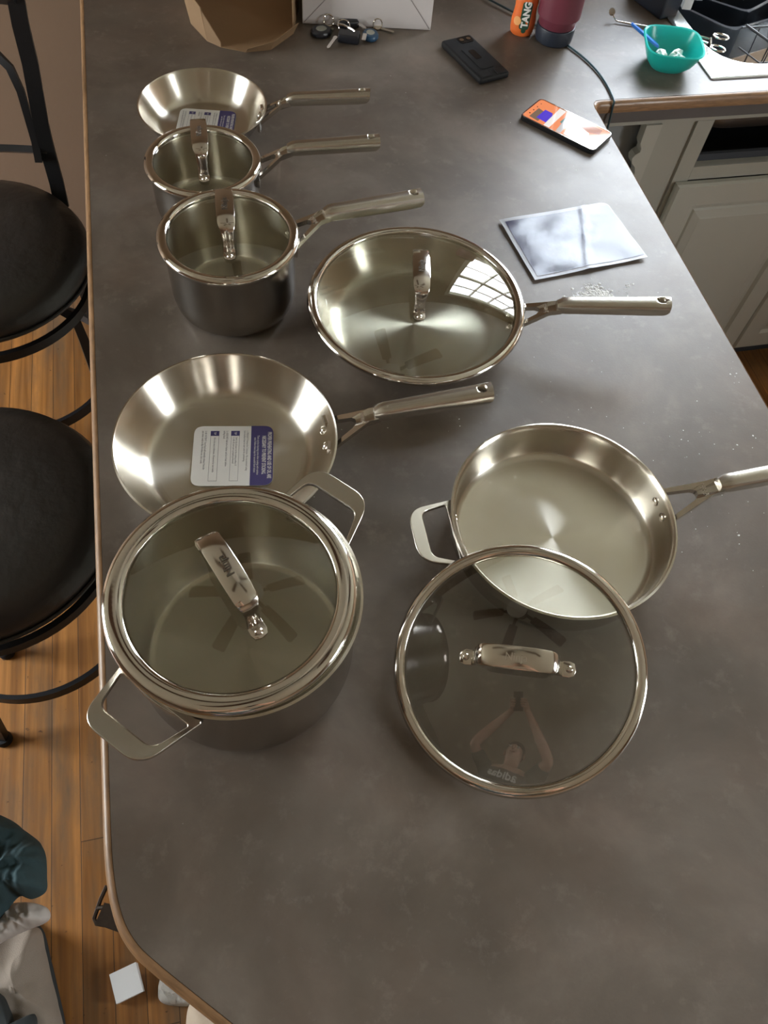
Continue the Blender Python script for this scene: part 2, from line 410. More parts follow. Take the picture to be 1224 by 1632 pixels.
# daylight through the real window openings
def portal(loc, rot, sx, sy):
    l = bpy.data.lights.new('daylight_portal', 'AREA'); l.shape = 'RECTANGLE'; l.size = sx; l.size_y = sy; l.cycles.is_portal = True
    o = bpy.data.objects.new('daylight_portal', l); C.objects.link(o); o.location = loc; o.rotation_euler = rot
portal(((WIN1[0]+WIN1[1])/2, RY1+.115, (WIN1[2]+WIN1[3])/2), (-PI/2, 0, 0), WIN1[1]-WIN1[0], WIN1[3]-WIN1[2])
portal((RX0-.115, (WIN2[0]+WIN2[1])/2, (WIN2[2]+WIN2[3])/2), (0, -PI/2, 0), WIN2[3]-WIN2[2], WIN2[1]-WIN2[0])
portal((RX1+.115, (WIN3[0]+WIN3[1])/2, (WIN3[2]+WIN3[3])/2), (0, PI/2, 0), WIN3[3]-WIN3[2], WIN3[1]-WIN3[0])
w = bpy.data.worlds.new('sky'); bpy.context.scene.world = w; w.use_nodes = True
nt = w.node_tree; bg = nt.nodes['Background']; bg.inputs['Strength'].default_value = 10.0
tc = nt.nodes.new('ShaderNodeTexCoord'); sp = nt.nodes.new('ShaderNodeSeparateXYZ'); nt.links.new(tc.outputs['Generated'], sp.inputs[0])
rp = nt.nodes.new('ShaderNodeValToRGB'); e = rp.color_ramp.elements
e[0].position = .42; e[0].color = (.16, .17, .13, 1); e[1].position = .80; e[1].color = (.80, .88, 1, 1)
q = e.new(.50); q.color = (.66, .66, .62, 1); q = e.new(.55); q.color = (1, .99, .96, 1)
mr = nt.nodes.new('ShaderNodeMapRange'); mr.inputs[1].default_value = -1; mr.inputs[2].default_value = 1
nt.links.new(sp.outputs[2], mr.inputs[0]); nt.links.new(mr.outputs[0], rp.inputs[0]); nt.links.new(rp.outputs[0], bg.inputs['Color'])

# ------------------------------------------------------------------ worktop
def _smooth(P, k=6):
    out = []
    for i in range(1, len(P)-2):
        p0, p1, p2, p3 = [Vector(q) for q in P[i-1:i+3]]
        for s in range(k):
            t = s/k; out.append(tuple(.5*((2*p1)+(p2-p0)*t+(2*p0-5*p1+4*p2-p3)*t*t+(3*p1-p0-3*p2+p3)*t**3)))
    out.append(tuple(P[-2])); return out
LEFTP = [(-.180, 1.960), (-.1795, .180)] + _smooth([(-.1795, .190), (-.1793, .160), (-.1778, .132), (-.1745, .108), (-.1685, .087), (-.1580, .068), (-.1430, .0510), (-.1190, .0270), (-.0796, -.0114), (-.03, -.0600)]) + [(.130, -.216), (.160, -.232), (.200, -.240)]
RIGHTP = [(.420, -.240), (.450, -.232), (.48, -.21), (.70, .01), (.735, .06), (.7462, .12), (.7468, 1.305), (.7495, 1.318), (.757, 1.3262), (.768, 1.3280), (2.345, 1.3275), (2.345, 1.960)]
POLY = LEFTP+RIGHTP
def offset(poly, d, skip=()):
    out = []
    n = len(poly)
    for i, p in enumerate(poly):
        a = Vector(poly[i-1]); b = Vector(p); c = Vector(poly[(i+1) % n])
        e1 = (b-a).normalized(); e2 = (c-b).normalized()
        n1 = Vector((e1.y, -e1.x)); n2 = Vector((e2.y, -e2.x))   # outward for a counter-clockwise loop
        m = (n1+n2).normalized(); k = d/max(.3, m.dot(n1))
        out.append(tuple(b+m*k))
    return out
top = empty('worktop', (0, 0, 0)); tag(top, 'L-shaped grey-brown stone-look laminate worktop with oak edge under all the pans', 'countertop')
bm = bmesh.new(); prism(bm, POLY, CT-.040, CT)
lam = link('laminate_surface', bm, LAM, top, smooth=False)
SX0, SX1, SY0, SY1 = 1.058, 1.80, 1.412, 1.86
bm = bmesh.new(); prism(bm, rpoly([(SX0-.012, SY0-.012), (SX1+.012, SY0-.012), (SX1+.012, SY1+.012), (SX0-.012, SY1+.012)], .08), CT-.1, CT+.05)
boolean(lam, link('cutter', bm, LAM))
bm = bmesh.new()
vis = POLY[:-1]; off0 = offset(POLY, .0004); off1 = offset(POLY, .0105)
idx = range(0, len(POLY)-1)
prof = [(0.0004, -.0005), (.003, 0.0), (.0075, -.003), (.0098, -.010), (.0098, -.022), (.0004, -.022)]
rows = []
for d, z in prof:
    oo = offset(POLY, d); ow = offset(POLY, .0004)
    row = []
    for i in idx:
        k_ = .32 if (POLY[i][0] > .69 and POLY[i][1] < 1.31) else 1.0
        row.append((ow[i][0]+(oo[i][0]-ow[i][0])*k_, min(1.96, ow[i][1]+(oo[i][1]-ow[i][1])*k_), CT+z))
    rows.append(addv(bm, row))
for a, b in zip(rows, rows[1:]+rows[:1]): ring_faces(bm, a, b, closed=False)
bm.faces.new([r[0] for r in rows]); bm.faces.new([r[-1] for r in reversed(rows)])
link('oak_edge', bm, OAKEDGE, top, auto=60)
bm = bmesh.new()
oo0 = offset(POLY, .0004); oo1 = offset(POLY, .006)
rows = [addv(bm, [(o_[i][0], min(o_[i][1], 1.96), CT+z) for i in idx]) for o_, z in ((oo0, -.0222), (oo1, -.0222), (oo1, -.046), (oo0, -.046))]
for a, b in zip(rows, rows[1:]+rows[:1]): ring_faces(bm, a, b, closed=False)
link('laminate_apron', bm, simple('grey_laminate_band', (.105, .098, .096), .4, noise=.1), top, smooth=False)

# ------------------------------------------------------------------ cabinets
pc = empty('base_cabinet'); tag(pc, 'painted base cabinet carrying the peninsula worktop', 'cabinet')
bm = bmesh.new(); box(bm, .14, .70, .12, 1.33, .09, CT-.0405, bev=.004); link('body', bm, CABM, pc)
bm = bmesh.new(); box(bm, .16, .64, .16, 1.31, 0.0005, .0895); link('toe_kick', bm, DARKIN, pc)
sc = empty('sink_cabinet', (0, 0, 0)); tag(sc, 'greige painted sink base cabinet with an empty drawer opening under the sink', 'cabinet')
Y = 1.36
def xz(bm, pts, y0, y1):
    a = addv(bm, [(x, y0, z) for x, z in pts]); b = addv(bm, [(x, y1, z) for x, z in pts])
    ring_faces(bm, a, b); bm.faces.new(a); bm.faces.new(list(reversed(b)))
def xzbox(bm, x0, x1, z0, z1, y0=None, y1=None): box(bm, x0, x1, Y if y0 is None else y0, Y+.02 if y1 is None else y1, CT+z0, CT+z1)
bm = bmesh.new()
xzbox(bm, .72, 2.34, -.079, -.0465)                      # top rail
xzbox(bm, .943, 1.024, -.828, -.0795, Y+.006, Y+.02)     # recessed filler
xzbox(bm, 1.0245, 1.063, -.828, -.0795)
xzbox(bm, 1.0635, 1.55, -.222, -.190); xzbox(bm, 1.55, 2.34, -.222, -.0795)
xzbox(bm, 1.0635, 2.34, -.828, -.8105)
link('face_frame', bm, CABM, sc, smooth=False)
bm = bmesh.new()
sca = [(.9065, -.0795), (.9075, -.120), (.914, -.132), (.9145, -.140), (.906, -.146), (.9015, -.154), (.905, -.166), (.916, -.176), (.921, -.190), (.922, -.60), (.86, -.64), (.86, -.828), (.9425, -.828), (.9425, -.0795)]
xz(bm, [(x, CT+z) for x, z in sca], Y-.004, Y+.018)
link('scalloped_stile', bm, CABL, sc, smooth=False)
bm = bmesh.new()
box(bm, .72, .735, Y+.021, 1.955, .09, CT-.047); box(bm, 2.325, 2.34, Y+.021, 1.955, .09, CT-.047)
box(bm, .736, 2.324, 1.94, 1.955, .09, CT-.047); box(bm, .736, 2.324, Y+.021, 1.939, .082, .095)
box(bm, .955, .97, Y+.021, 1.939, .0955, CT-.047)
link('carcass', bm, GREYIN, sc, smooth=False)
bm = bmesh.new(); box(bm, .74, .9445, Y+.035, Y+.045, .10, CT-.048); link('added_grey_panel', bm, simple('grey_panel_paint', (.24, .25, .25), .7), sc, smooth=False)  # added panel close behind the opening so its unlit inside shows grey
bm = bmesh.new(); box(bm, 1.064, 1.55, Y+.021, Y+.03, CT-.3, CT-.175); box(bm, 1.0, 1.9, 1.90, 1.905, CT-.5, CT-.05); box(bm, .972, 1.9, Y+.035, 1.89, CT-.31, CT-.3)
link('shade_sheets', bm, DARKIN, sc, smooth=False)  # dark sheets painting the shade inside the drawer opening
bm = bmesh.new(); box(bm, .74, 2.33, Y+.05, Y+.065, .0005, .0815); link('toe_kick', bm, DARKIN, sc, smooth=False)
def door(x0, x1, z0, z1):
    d = empty('door', (0, 0, 0)); d.parent = sc
    bm = bmesh.new(); yb, yf = Y-.002, Y-.019
    def rect(i, y): return addv(bm, [(x0+i, y, z0+i), (x1-i, y, z0+i), (x1-i, y, z1-i), (x0+i, y, z1-i)])
    prof = [(0, yb), (0, yf+.006), (.004, yf), (.055, yf), (.062, yf+.008), (.070, yf+.009), (.074, yf+.005), (.092, yf+.001), (.095, yf)]
    rows = [rect(i, y) for i, y in prof]
    for a, b in zip(rows[:-1], rows[1:]): ring_faces(bm, a, b)
    bm.faces.new(rows[-1]); bm.faces.new(list(reversed(rows[0])))
    o = link('door', bm, CABL, sc, smooth=False); bpy.data.objects.remove(d)
    return o
door(1.033, 1.4545, CT-.807, CT-.2235); door(1.4590, 1.88, CT-.807, CT-.2235)

# ------------------------------------------------------------------ sink with black dishes
sk = empty('kitchen_sink', (SX0, SY0, CT)); tag(sk, 'stainless steel drop-in sink set into the worktop beside the teal bowl', 'sink')
def rrect(x0, x1, y0, y1, r, n=8): return rpoly([(x0, y0), (x1, y0), (x1, y1), (x0, y1)], r, n)
bm = bmesh.new()
def L(pts, z): return addv(bm, [(x-SX0, y-SY0, z) for x, y in pts])
fl0 = rrect(1.0215, 1.88, 1.3718, 1.935, .006); fl1 = rrect(1.026, 1.876, 1.377, 1.931, .006); fl2 = rrect(1.036, 1.866, 1.386, 1.92, .02)
in0 = rrect(SX0, SX1, SY0, SY1, .11); in1 = rrect(SX0+.006, SX1-.006, SY0+.006, SY1-.006, .10); in2 = rrect(SX0+.02, SX1-.02, SY0+.02, SY1-.02, .09); in3 = rrect(SX0+.05, SX1-.05, SY0+.05, SY1-.05, .07)
rows = [L(fl0, .0004), L(fl0, .003), L(fl1, .006), L(fl2, .0045), L(in0, .004), L(in1, -.004), L(in2, -.15), L(in3, -.17)]
for a, b in zip(rows[:-1], rows[1:]): ring_faces(bm, a, b)
bm.faces.new(rows[-1])
link('basin', bm, SINKM, sk)
bm = bmesh.new(); lathe(bm, [(.0, -.168), (.035, -.168), (.043, -.165), (.045, -.1695)], 32, cx=.28, cy=.22); link('drain', bm, CHROME, sk)

# ------------------------------------------------------------------ pans
def pan_body(bm, prof_out, t=.0026, n=128):
    """prof_out: outer profile (r,z) from centre up to the rim; inner one is offset inward"""
    out = prof_out; inn = []
    for i, (r, z) in enumerate(out):
        a = out[max(i-1, 0)]; b = out[min(i+1, len(out)-1)]
        tr, tz = b[0]-a[0], b[1]-a[1]; l = math.hypot(tr, tz) or 1
        nr, nz = -tz/l, tr/l
        inn.append((max(0, r+nr*t), z+nz*t) if r > 1e-6 else (0, z+t))
    r, z = out[-1]
    lip = [(r+.0005, z+.0008), (inn[-1][0]-.0002, z+.0012)]
    lathe(bm, out + lip + list(reversed(inn)), n)
def curve(pts, k=6):
    """smooth a coarse profile with Catmull-Rom"""
    out = []
    P = [pts[0]]+list(pts)+[pts[-1]]
    for i in range(1, len(P)-2):
        p0, p1, p2, p3 = [Vector(q) for q in P[i-1:i+3]]
        for s in range(k):
            t = s/k
            out.append(tuple(.5*((2*p1)+(p2-p0)*t+(2*p0-5*p1+4*p2-p3)*t*t+(3*p1-p0-3*p2+p3)*t**3)))
    out.append(tuple(pts[-1])); return out
def fry_profile(rb, rr, h):
    fl = [(0, 0), (rb*.5, 0), (rb*.93, 0)]
    w = rr-rb
    c = curve([(rb*.93, 0), (rb+.10*w, .0022), (rb+.34*w, h*.20), (rb+.60*w, h*.50), (rb+.83*w, h*.80), (rr-.0015, h*.965), (rr, h)], 5)
    return fl + c[1:]
def pot_profile(rb, rw, rr, h, flare=.008):
    k = rw-rb
    fl = [(0, 0), (rb*.5, 0), (rb, 0)]
    c = curve([(rb, 0), (rb+k*.45, .0015), (rb+k*.82, k*.38), (rw-.0004, k*1.15), (rw, k*1.7)], 6)
    c2 = [(rw, h*.6), (rw, h-flare*1.6), (rw+.0004, h-flare)]
    c3 = curve([(rw+.0004, h-flare), (rw+(rr-rw)*.35, h-flare*.45), (rr, h)], 4)
    return fl + c[1:] + c2 + c3[1:]
def wall_r(prof, z):
    for a, b in zip(prof[3:-1], prof[4:]):
        if a[1] <= z <= b[1]: return a[0]+(b[0]-a[0])*(z-a[1])/max(1e-6, b[1]-a[1])
    return prof[-1][0]
def ring_plate(bm, outer, inner, zf, th):
    rows = [addv(bm, [(x, y, zf(x)+dz) for x, y in pts]) for pts, dz in ((outer, -th/2), (outer, th/2), (inner, th/2), (inner, -th/2))]
    for a, b in zip(rows, rows[1:]+rows[:1]): ring_faces(bm, a, b)
def long_handle(root, prof, az, jr, jz, tr, tz, half=.026, zr=None, lettering=True, scale=1.0):
    """forked cast bracket riveted to the wall plus the hollow brushed grip; local X points outward"""
    h = prof[-1][1]
    zr = zr if zr is not None else h*.62
    hd = empty('handle'); hd.parent = root; hd.rotation_euler = (0, 0, az)
    wr = wall_r(prof, zr)
    x0 = math.sqrt(max(1e-6, (wr+.0035)**2-half**2))+.001
    zf = lambda x: zr+.004+(jz-zr-.004)*max(0, min(1, (x-x0)/(jr-x0)))
    bm = bmesh.new()
    nk = .0100*scale
    sp_n = (jr-x0)
    A = [(x0, -half), (jr-.006, -nk), (jr+.012, -nk), (jr+.012, nk), (jr-.006, nk), (x0, half)]
    B = [(x0+.001, -half+.0062), (x0+sp_n*.55, -half*.22-.0022), (x0+sp_n*.63, -.0030), (x0+sp_n*.63, .0030), (x0+sp_n*.55, half*.22+.0022), (x0+.001, half-.0062)]
    ring_plate(bm, rpoly(A, [.0005, .014, .006, .006, .014, .0005]), rpoly(B, [.0015, .004, .003, .003, .004, .0015]), zf, .0075)
    # pads that follow the wall
    for s in (-1, 1):
        rows = []
        for k in range(7):
            a = s*math.asin(min(.99, half/(wr+.003)))*(.45+.72*k/6)
            hh = .012 if 0 < k < 6 else .008
            rows.append([bm.verts.new(((wr+d)*math.cos(a), (wr+d)*math.sin(a), zr+dz)) for d, dz in ((.0003, -hh), (.0045, -hh), (.0055, 0), (.0045, hh), (.0003, hh))])
        for a_, b_ in zip(rows[:-1], rows[1:]): ring_faces(bm, a_, b_)
        bm.faces.new(rows[0]); bm.faces.new(list(reversed(rows[-1])))
    br = link('bracket', bm, CAST, hd, auto=35)
    # grip
    bm = bmesh.new()
    N = 22; rows = []
    L_ = tr-jr
    for i in range(N+1):
        t = i/N; x = jr+.002+L_*t-.002*t
        zc = jz+.004+(tz-jz-.004)*(t**1.0)
        wv = (.0108+.0022*t**1.2)*scale; hv = (.0112+.0012*t)*scale
        if i == 0: wv *= .72; hv *= .55
        elif i == 1: wv *= .96; hv *= .9
        low = 1.0
        row = []
        for k in range(28):
            a = 2*PI*k/28; c_, s_ = math.cos(a), math.sin(a)
            e = .8
            yy = wv*math.copysign(abs(c_)**e, c_); zz = hv*math.copysign(abs(s_)**e, s_)
            xs = x
            if i >= N-3 and s_ < 0: xs = x-(-s_)*.010*(i-(N-3))/3      # the end is cut back underneath
            row.append(bm.verts.new((xs, yy, zc+zz)))
        rows.append(row)
    for a_, b_ in zip(rows[:-1], rows[1:]): ring_faces(bm, a_, b_)
    bm.faces.new(list(reversed(rows[0]))); bm.faces.new(rows[-1])
    gp = link('grip', bm, SATIN, hd, auto=40)
    cut = bmesh.new(); hx = tr-.013
    M = Matrix.Translation((hx, 0, tz))
    bmesh.ops.create_cone(cut, cap_ends=True, segments=28, radius1=.0062*scale, radius2=.0062*scale, depth=.08, matrix=M)
    c_o = link('cutter', cut, SATIN); c_o.parent = hd
    bpy.context.view_layer.update(); boolean(gp, c_o)
    bm = bmesh.new()
    for s in (-1, 1):
        a = s*math.asin(min(.99, half*.50/(wr+.003)))
        bmr = bmesh.new(); dome(bmr, (0, 0, 0), .0058, .0032, 'x', 16, -1)
        sl = (wall_r(prof, zr+.004)-wall_r(prof, zr-.004))/.008
        M = Matrix.Translation(((wr-.0030)*math.cos(a), (wr-.0030)*math.sin(a), zr)) @ Matrix.Rotation(a, 4, 'Z') @ Matrix.Rotation(math.atan(sl), 4, 'Y')
        bmesh.ops.transform(bmr, matrix=M, verts=bmr.verts)
        r = link('rivet', bmr, CHROME, hd)
    bm.free()
    if lettering:
        sl = math.atan2(jz-zr-.004, jr-x0)
        M = Matrix.Translation((jr-.012*scale, 0, zf(jr-.012)+.0042)) @ Matrix.Rotation(-sl, 4, 'Y') @ Matrix.Rotation(-PI/2, 4, 'Z')
        text_mesh('NINJA', .0068*scale, 'lettering', EMBOSS, hd, M, extrude=.0004, sx=.95)
    return hd
def loop_handle(root, prof, az, zr, half, out, zo, tipw, band, lettering=True, rivets=True):
    """short strap handle: trapezoid loop, wide flat band outside, thin sides"""
    wr = wall_r(prof, zr)
    hd = empty('loop_handle'); hd.parent = root; hd.rotation_euler = (0, 0, az)
    x0 = math.sqrt((wr+.004)**2-half**2)
    zf = lambda x: zr+(zo-zr)*max(0, min(1, (x-x0)/(out-x0)))
    bm = bmesh.new()
    A = [(x0-.001, -half), (out, -tipw), (out, tipw), (x0-.001, half)]
    B = [(x0+.008, -half+.007), (out-band, -tipw+.004), (out-band, tipw-.004), (x0+.008, half-.007)]
    ring_plate(bm, rpoly(A, [.0008, .026, .026, .0008], 10), rpoly(B, [.003, .013, .013, .003], 10), zf, .0052)
    rows = []
    am = math.asin(min(.99, (half-.001)/(wr+.003)))
    for k in range(15):
        a = am*(-1+2*k/14); hh = .0085
        rows.append([bm.verts.new(((wr+d)*math.cos(a), (wr+d)*math.sin(a), zr+dz)) for d, dz in ((.0003, -hh), (.0045, -hh), (.0045, hh*.35), (.0003, hh*.35))])
    for a_, b_ in zip(rows[:-1], rows[1:]): ring_faces(bm, a_, b_)
    bm.faces.new(rows[0]); bm.faces.new(list(reversed(rows[-1])))
    md = link('strap', bm, SATIN, hd, auto=35)
    b = md.modifiers.new('edge', 'BEVEL'); b.width = .0011; b.segments = 2; b.limit_method = 'ANGLE'
    for s in (-1, 1):
        a = s*am*.5
        bmr = bmesh.new(); dome(bmr, (0, 0, 0), .0060, .0034, 'x', 16, -1)
        M = Matrix.Translation(((wr-.0028)*math.cos(a), (wr-.0028)*math.sin(a), zr-.003)) @ Matrix.Rotation(a, 4, 'Z')
        bmesh.ops.transform(bmr, matrix=M, verts=bmr.verts); link('rivet', bmr, CHROME, hd)
    return hd
def lid(name, label, centre, Rr, az, tilt=(0, 0), cat='lid', group=None, hr=.053, band=.0145, rise=.016, face=False):
    root = empty(name, centre); tag(root, label, cat, group)
    n = Vector((tilt[0], tilt[1], 1)).normalized()
    root.rotation_euler = Vector((0, 0, 1)).rotation_difference(n).to_euler()
    bm = bmesh.new()
    b = band
    prof = [(Rr-.0015, -.0045), (Rr-.0002, -.0022), (Rr-.0002, .0002), (Rr-.0018, .0026), (Rr-.0045, .0042), (Rr-.0075, .0047), (Rr-b*.75, .0041), (Rr-b*.92, .0027), (Rr-b, .0008), (Rr-b, -.0024), (Rr-b+.004, -.0032), (Rr-.0048, -.0036), (Rr-.0036, -.0045)]
    lathe(bm, prof, 128, closed=True); link('rim_band', bm, CHROME, root, auto=60)
    rg = Rr-b+.001
    bm = bmesh.new()
    Rs = (rg*rg+rise*rise)/(2*rise)
    pr = []
    for k in range(15):
        r = rg*k/14; pr.append((r, math.sqrt(Rs*Rs-r*r)-(Rs-rise)-.0010))
    lathe(bm, pr, 96); link('glass', bm, LIDGLASS, root, auto=180)
    zd = lambda r: math.sqrt(Rs*Rs-r*r)-(Rs-rise)-.001
    hd = empty('lid_handle'); hd.parent = root; hd.rotation_euler = (0, 0, az)
    zt = zd(hr)
    # centre line (x, z, halfwidth, thickness) : tab, riser, flat top plate
    top_z = zt+.0385
    half_prof = [(hr+.0075, zt+.0012, .0020, .0018), (hr+.0062, zt+.0014, .0062, .0022), (hr+.001, zt+.0016, .0082, .0022), (hr-.0060, zt+.0020, .0078, .0024),
                 (hr-.0085, zt+.0065, .0072, .0030), (hr-.0105, zt+.0160, .0070, .0036), (hr-.0120, top_z-.009, .0078, .0042), (hr-.0145, top_z-.0035, .0100, .0046), (hr-.0190, top_z-.0008, .0112, .0048), (hr*.35, top_z+.0012, .0118, .0050), (0, top_z+.0018, .0119, .0050)]
    line = [(-x, z, w_, t_) for x, z, w_, t_ in half_prof] + [(x, z, w_, t_) for x, z, w_, t_ in reversed(half_prof[:-1])]
    bm = bmesh.new(); rows = []
    for i, (x, z, w_, t_) in enumerate(line):
        a = line[max(0, i-1)]; c = line[min(len(line)-1, i+1)]
        tx, tz = c[0]-a[0], c[1]-a[1]; l = math.hypot(tx, tz); nx, nz = -tz/l, tx/l
        r = []
        for yy, k in ((-1, -.35), (-1, .35), (-.88, .5), (0, .56), (.88, .5), (1, .35), (1, -.35), (.88, -.5), (-.88, -.5)):
            r.append(bm.verts.new((x+nx*t_*k, yy*w_, z+nz*t_*k)))
        rows.append(r)
    for a_, b_ in zip(rows[:-1], rows[1:]): ring_faces(bm, a_, b_)
    bm.faces.new(list(reversed(rows[0]))); bm.faces.new(rows[-1])
    link('bridge', bm, HANDLEC, hd, auto=50)
    for s in (-1, 1):
        bm = bmesh.new(); dome(bm, (s*(hr+.001), 0, zt+.0026), .0040, .0026); link('rivet', bm, CHROME, hd)
    M = Matrix.Translation((0, 0, top_z+.0051)) @ (Matrix.Identity(4) if face else Matrix.Rotation(PI, 4, 'Z'))
    text_mesh('Ninja', .0115, 'lettering', EMBOSS if face else ENGRAVE, hd, M, extrude=.0003, sx=.92)
    # ridges on the risers
    for s in (-1, 1):
        for yy in (-.0042, -.0014, .0014, .0042):
            bm = bmesh.new()
            box(bm, -.0005, .0005, yy-.0006, yy+.0006, -.0095, .0110, Matrix.Translation((s*(hr-.0088), 0, zt+.0170)) @ Matrix.Rotation(-s*.15, 4, 'Y'))
            link('ridge', bm, CHROME, hd, smooth=False)
    return root
def pan(name, label, cat, cx, cy, prof, outer_mat=STEEL_IN):
    root = empty(name, (cx, cy, CT+.0006)); tag(root, label, cat)
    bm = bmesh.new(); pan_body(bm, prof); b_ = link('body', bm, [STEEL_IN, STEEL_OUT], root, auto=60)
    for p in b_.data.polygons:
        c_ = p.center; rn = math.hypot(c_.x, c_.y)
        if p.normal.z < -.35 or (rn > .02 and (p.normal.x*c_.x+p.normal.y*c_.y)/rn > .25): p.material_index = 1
    return root
# small frying pan at the far end
p8 = fry_profile(.072, .1079, .045)
o = pan('frying_pan', 'small steel frying pan farthest from viewer with a printed card in it', 'frying pan', .0183, 1.3091, p8); long_handle(o, p8, R(-13.5), .141, .062, .283, .084, half=.021, scale=.92)
# large open frying pan
p10 = fry_profile(.098, .1373, .050)
o = pan('frying_pan', 'open steel frying pan without lid, printed card in it, just behind the stockpot', 'frying pan', -.0162, .6007, p10); long_handle(o, p10, R(-3.0), .182, .070, .331, .096, half=.026)
# lidded 12 inch frying pan
p12 = fry_profile(.108, .1525, .0445)
o = pan('frying_pan', 'widest steel frying pan, covered by a glass lid, beside the silver leaflet', 'frying pan', .2746, .8003, p12); long_handle(o, p12, R(-15.0), .196, .060, .353, .081, half=.024)
lid('pan_lid', 'round glass lid lying on the widest frying pan, window mirrored in it', (.2746, .8003, CT+.0500), .1565, R(-102), hr=.053, rise=.024)
# saucepans
ps = pot_profile(.060, .0805, .0835, .0865)
o = pan('saucepan', 'smaller lidded steel saucepan behind the larger saucepan', 'saucepan', .0047, 1.0885, ps); long_handle(o, ps, R(-3), .125, .103, .268, .113, half=.022, zr=.070, scale=.92)
lid('pan_lid', 'glass lid on the smaller saucepan', (.0047, 1.0885, CT+.0925), .0876, R(-92), hr=.052, rise=.012)
pl = pot_profile(.068, .0885, .0920, .1090)
o = pan('saucepan', 'larger lidded steel saucepan in front of the smaller saucepan', 'saucepan', .0237, .8917, pl); long_handle(o, pl, R(8), .134, .117, .283, .119, half=.024, zr=.088)
lid('pan_lid', 'glass lid on the larger saucepan', (.0237, .8917, CT+.1150), .0965, R(-93), hr=.052, rise=.013)
# stockpot
pt = pot_profile(.097, .1165, .1215, .149, .010)
o = pan('stockpot', 'big two-handled steel stockpot at the near left edge of the worktop', 'stockpot', -.0240, .3360, pt)
for a in (43, 43+180): loop_handle(o, pt, R(a), .122, .049, .172, .138, .036, .019)
lid('pan_lid', 'glass lid on the big stockpot', (-.0285, .3378, CT+.1560), .1208, R(-68), hr=.054, rise=.016, band=.0205, face=False)
# saute pan and its leaning lid
pa = pot_profile(.112, .1325, .1361, .0575, .006)
o = pan('saute_pan', 'uncovered straight-sided steel saute pan with one long and one short handle', 'saute pan', .3662, .4180, pa)
long_handle(o, pa, R(-1.5), .187, .080, .352, .105, half=.024, zr=.040)
loop_handle(o, pa, R(179), .047, .046, .186, .056, .034, .017)
lid('pan_lid', 'loose glass lid leaning against the open saute pan', (.2574, .2494, CT+.0485), .1358, R(-21), tilt=(-.295, -.169), hr=.053, rise=.024, band=.0135, face=True)

# ------------------------------------------------------------------ instruction cards
def card(label, cx, cy, z, az, w=.103, u=.094, detail=True, group=None):
    """local X runs along the reading direction, local Y up towards the violet header"""
    root = empty('instruction_card', (cx, cy, CT+z), az); tag(root, label, 'card', group)
    bm = bmesh.new(); prism(bm, rpoly([(-u/2, -w/2), (u/2, -w/2), (u/2, w/2), (-u/2, w/2)], .013, 8), 0, .0006); link('card_sheet', bm, CARDW, root, smooth=False)
    bm = bmesh.new(); y0 = w/2-.029
    prism(bm, rpoly([(-u/2, y0), (u/2, y0), (u/2, w/2), (-u/2, w/2)], [.0002, .0002, .013, .013], 8), .00062, .0008); link('header_band', bm, CARDP, root, smooth=False)
    def T(s, size, x, y, mat, name='print', align='CENTER', sx=1, bold=0): text_mesh(s, size, name, mat, root, Matrix.Translation((x, y, .00095)), extrude=.00003, align=align, sx=sx, bold=bold)
    T('PROPER PREHEATING AND USE OF OIL ARE\nNECESSARY TO PREVENT STICKING.', .0072, 0, w/2-.0085, CARDW, 'headline', sx=.52, bold=.00012)
    T('There can be a learning curve when cooking with stainless\nsteel. Follow these steps for successful food release.', .0040, 0, w/2-.0215, CARDW, 'subheading', sx=.66)
    x0 = -u/2+.008
    T('1. PREHEAT Preheat for 2 minutes. We recommend using\nlow-medium heat to start with for preheating.', .0037, x0, y0-.0065, INK, align='LEFT', sx=.72)
    T('2. ADD FAT Add oil or butter and let it heat before\nadding food.', .0037, x0, y0-.0330, INK, align='LEFT', sx=.72)
    T('3. BE PATIENT Your food will naturally release from the\npan when ready to flip. If it does not, let it cook.', .0037, x0, y0-.0605, INK, align='LEFT', sx=.72)
    for yy, tx in ((y0-.0205, 'Swirl a bit of water on the cooking surface. If\nit rolls off, your pan is properly preheated.'), (y0-.0470, 'Oil is hot once it shimmers. 30 seconds for best results')):
        bm = bmesh.new()
        a = [(x0+.0005, yy-.0055), (u/2-.007, yy-.0055), (u/2-.007, yy+.0055), (x0+.0005, yy+.0055)]
        i = [(x0+.0009, yy-.0051), (u/2-.0074, yy-.0051), (u/2-.0074, yy+.0051), (x0+.0009, yy+.0051)]
        rows = [addv(bm, [(x, y, zz) for x, y in q]) for q, zz in ((a, .00062), (a, .00075), (i, .00075), (i, .00062))]
        for p, q in zip(rows, rows[1:]+rows[:1]): ring_faces(bm, p, q)
        link('tip_frame', bm, INK, root, smooth=False)
        bm = bmesh.new(); box(bm, x0, x0+.008, yy-.0056, yy+.0056, .0007, .0008); link('tip_tab', bm, CARDP, root, smooth=False)
        T('TIP', .0042, x0+.004, yy, CARDW, sx=.8); T(tx, .0034, x0+.0105, yy, INK, align='LEFT', sx=.72)
card('white and violet printed card in the large open frying pan', -.0118, .6045, .0045, R(-98.5), group=None)
card('white and violet printed card in the farthest small frying pan', .0190, 1.3130, .0047, R(-102), w=.098, u=.090)

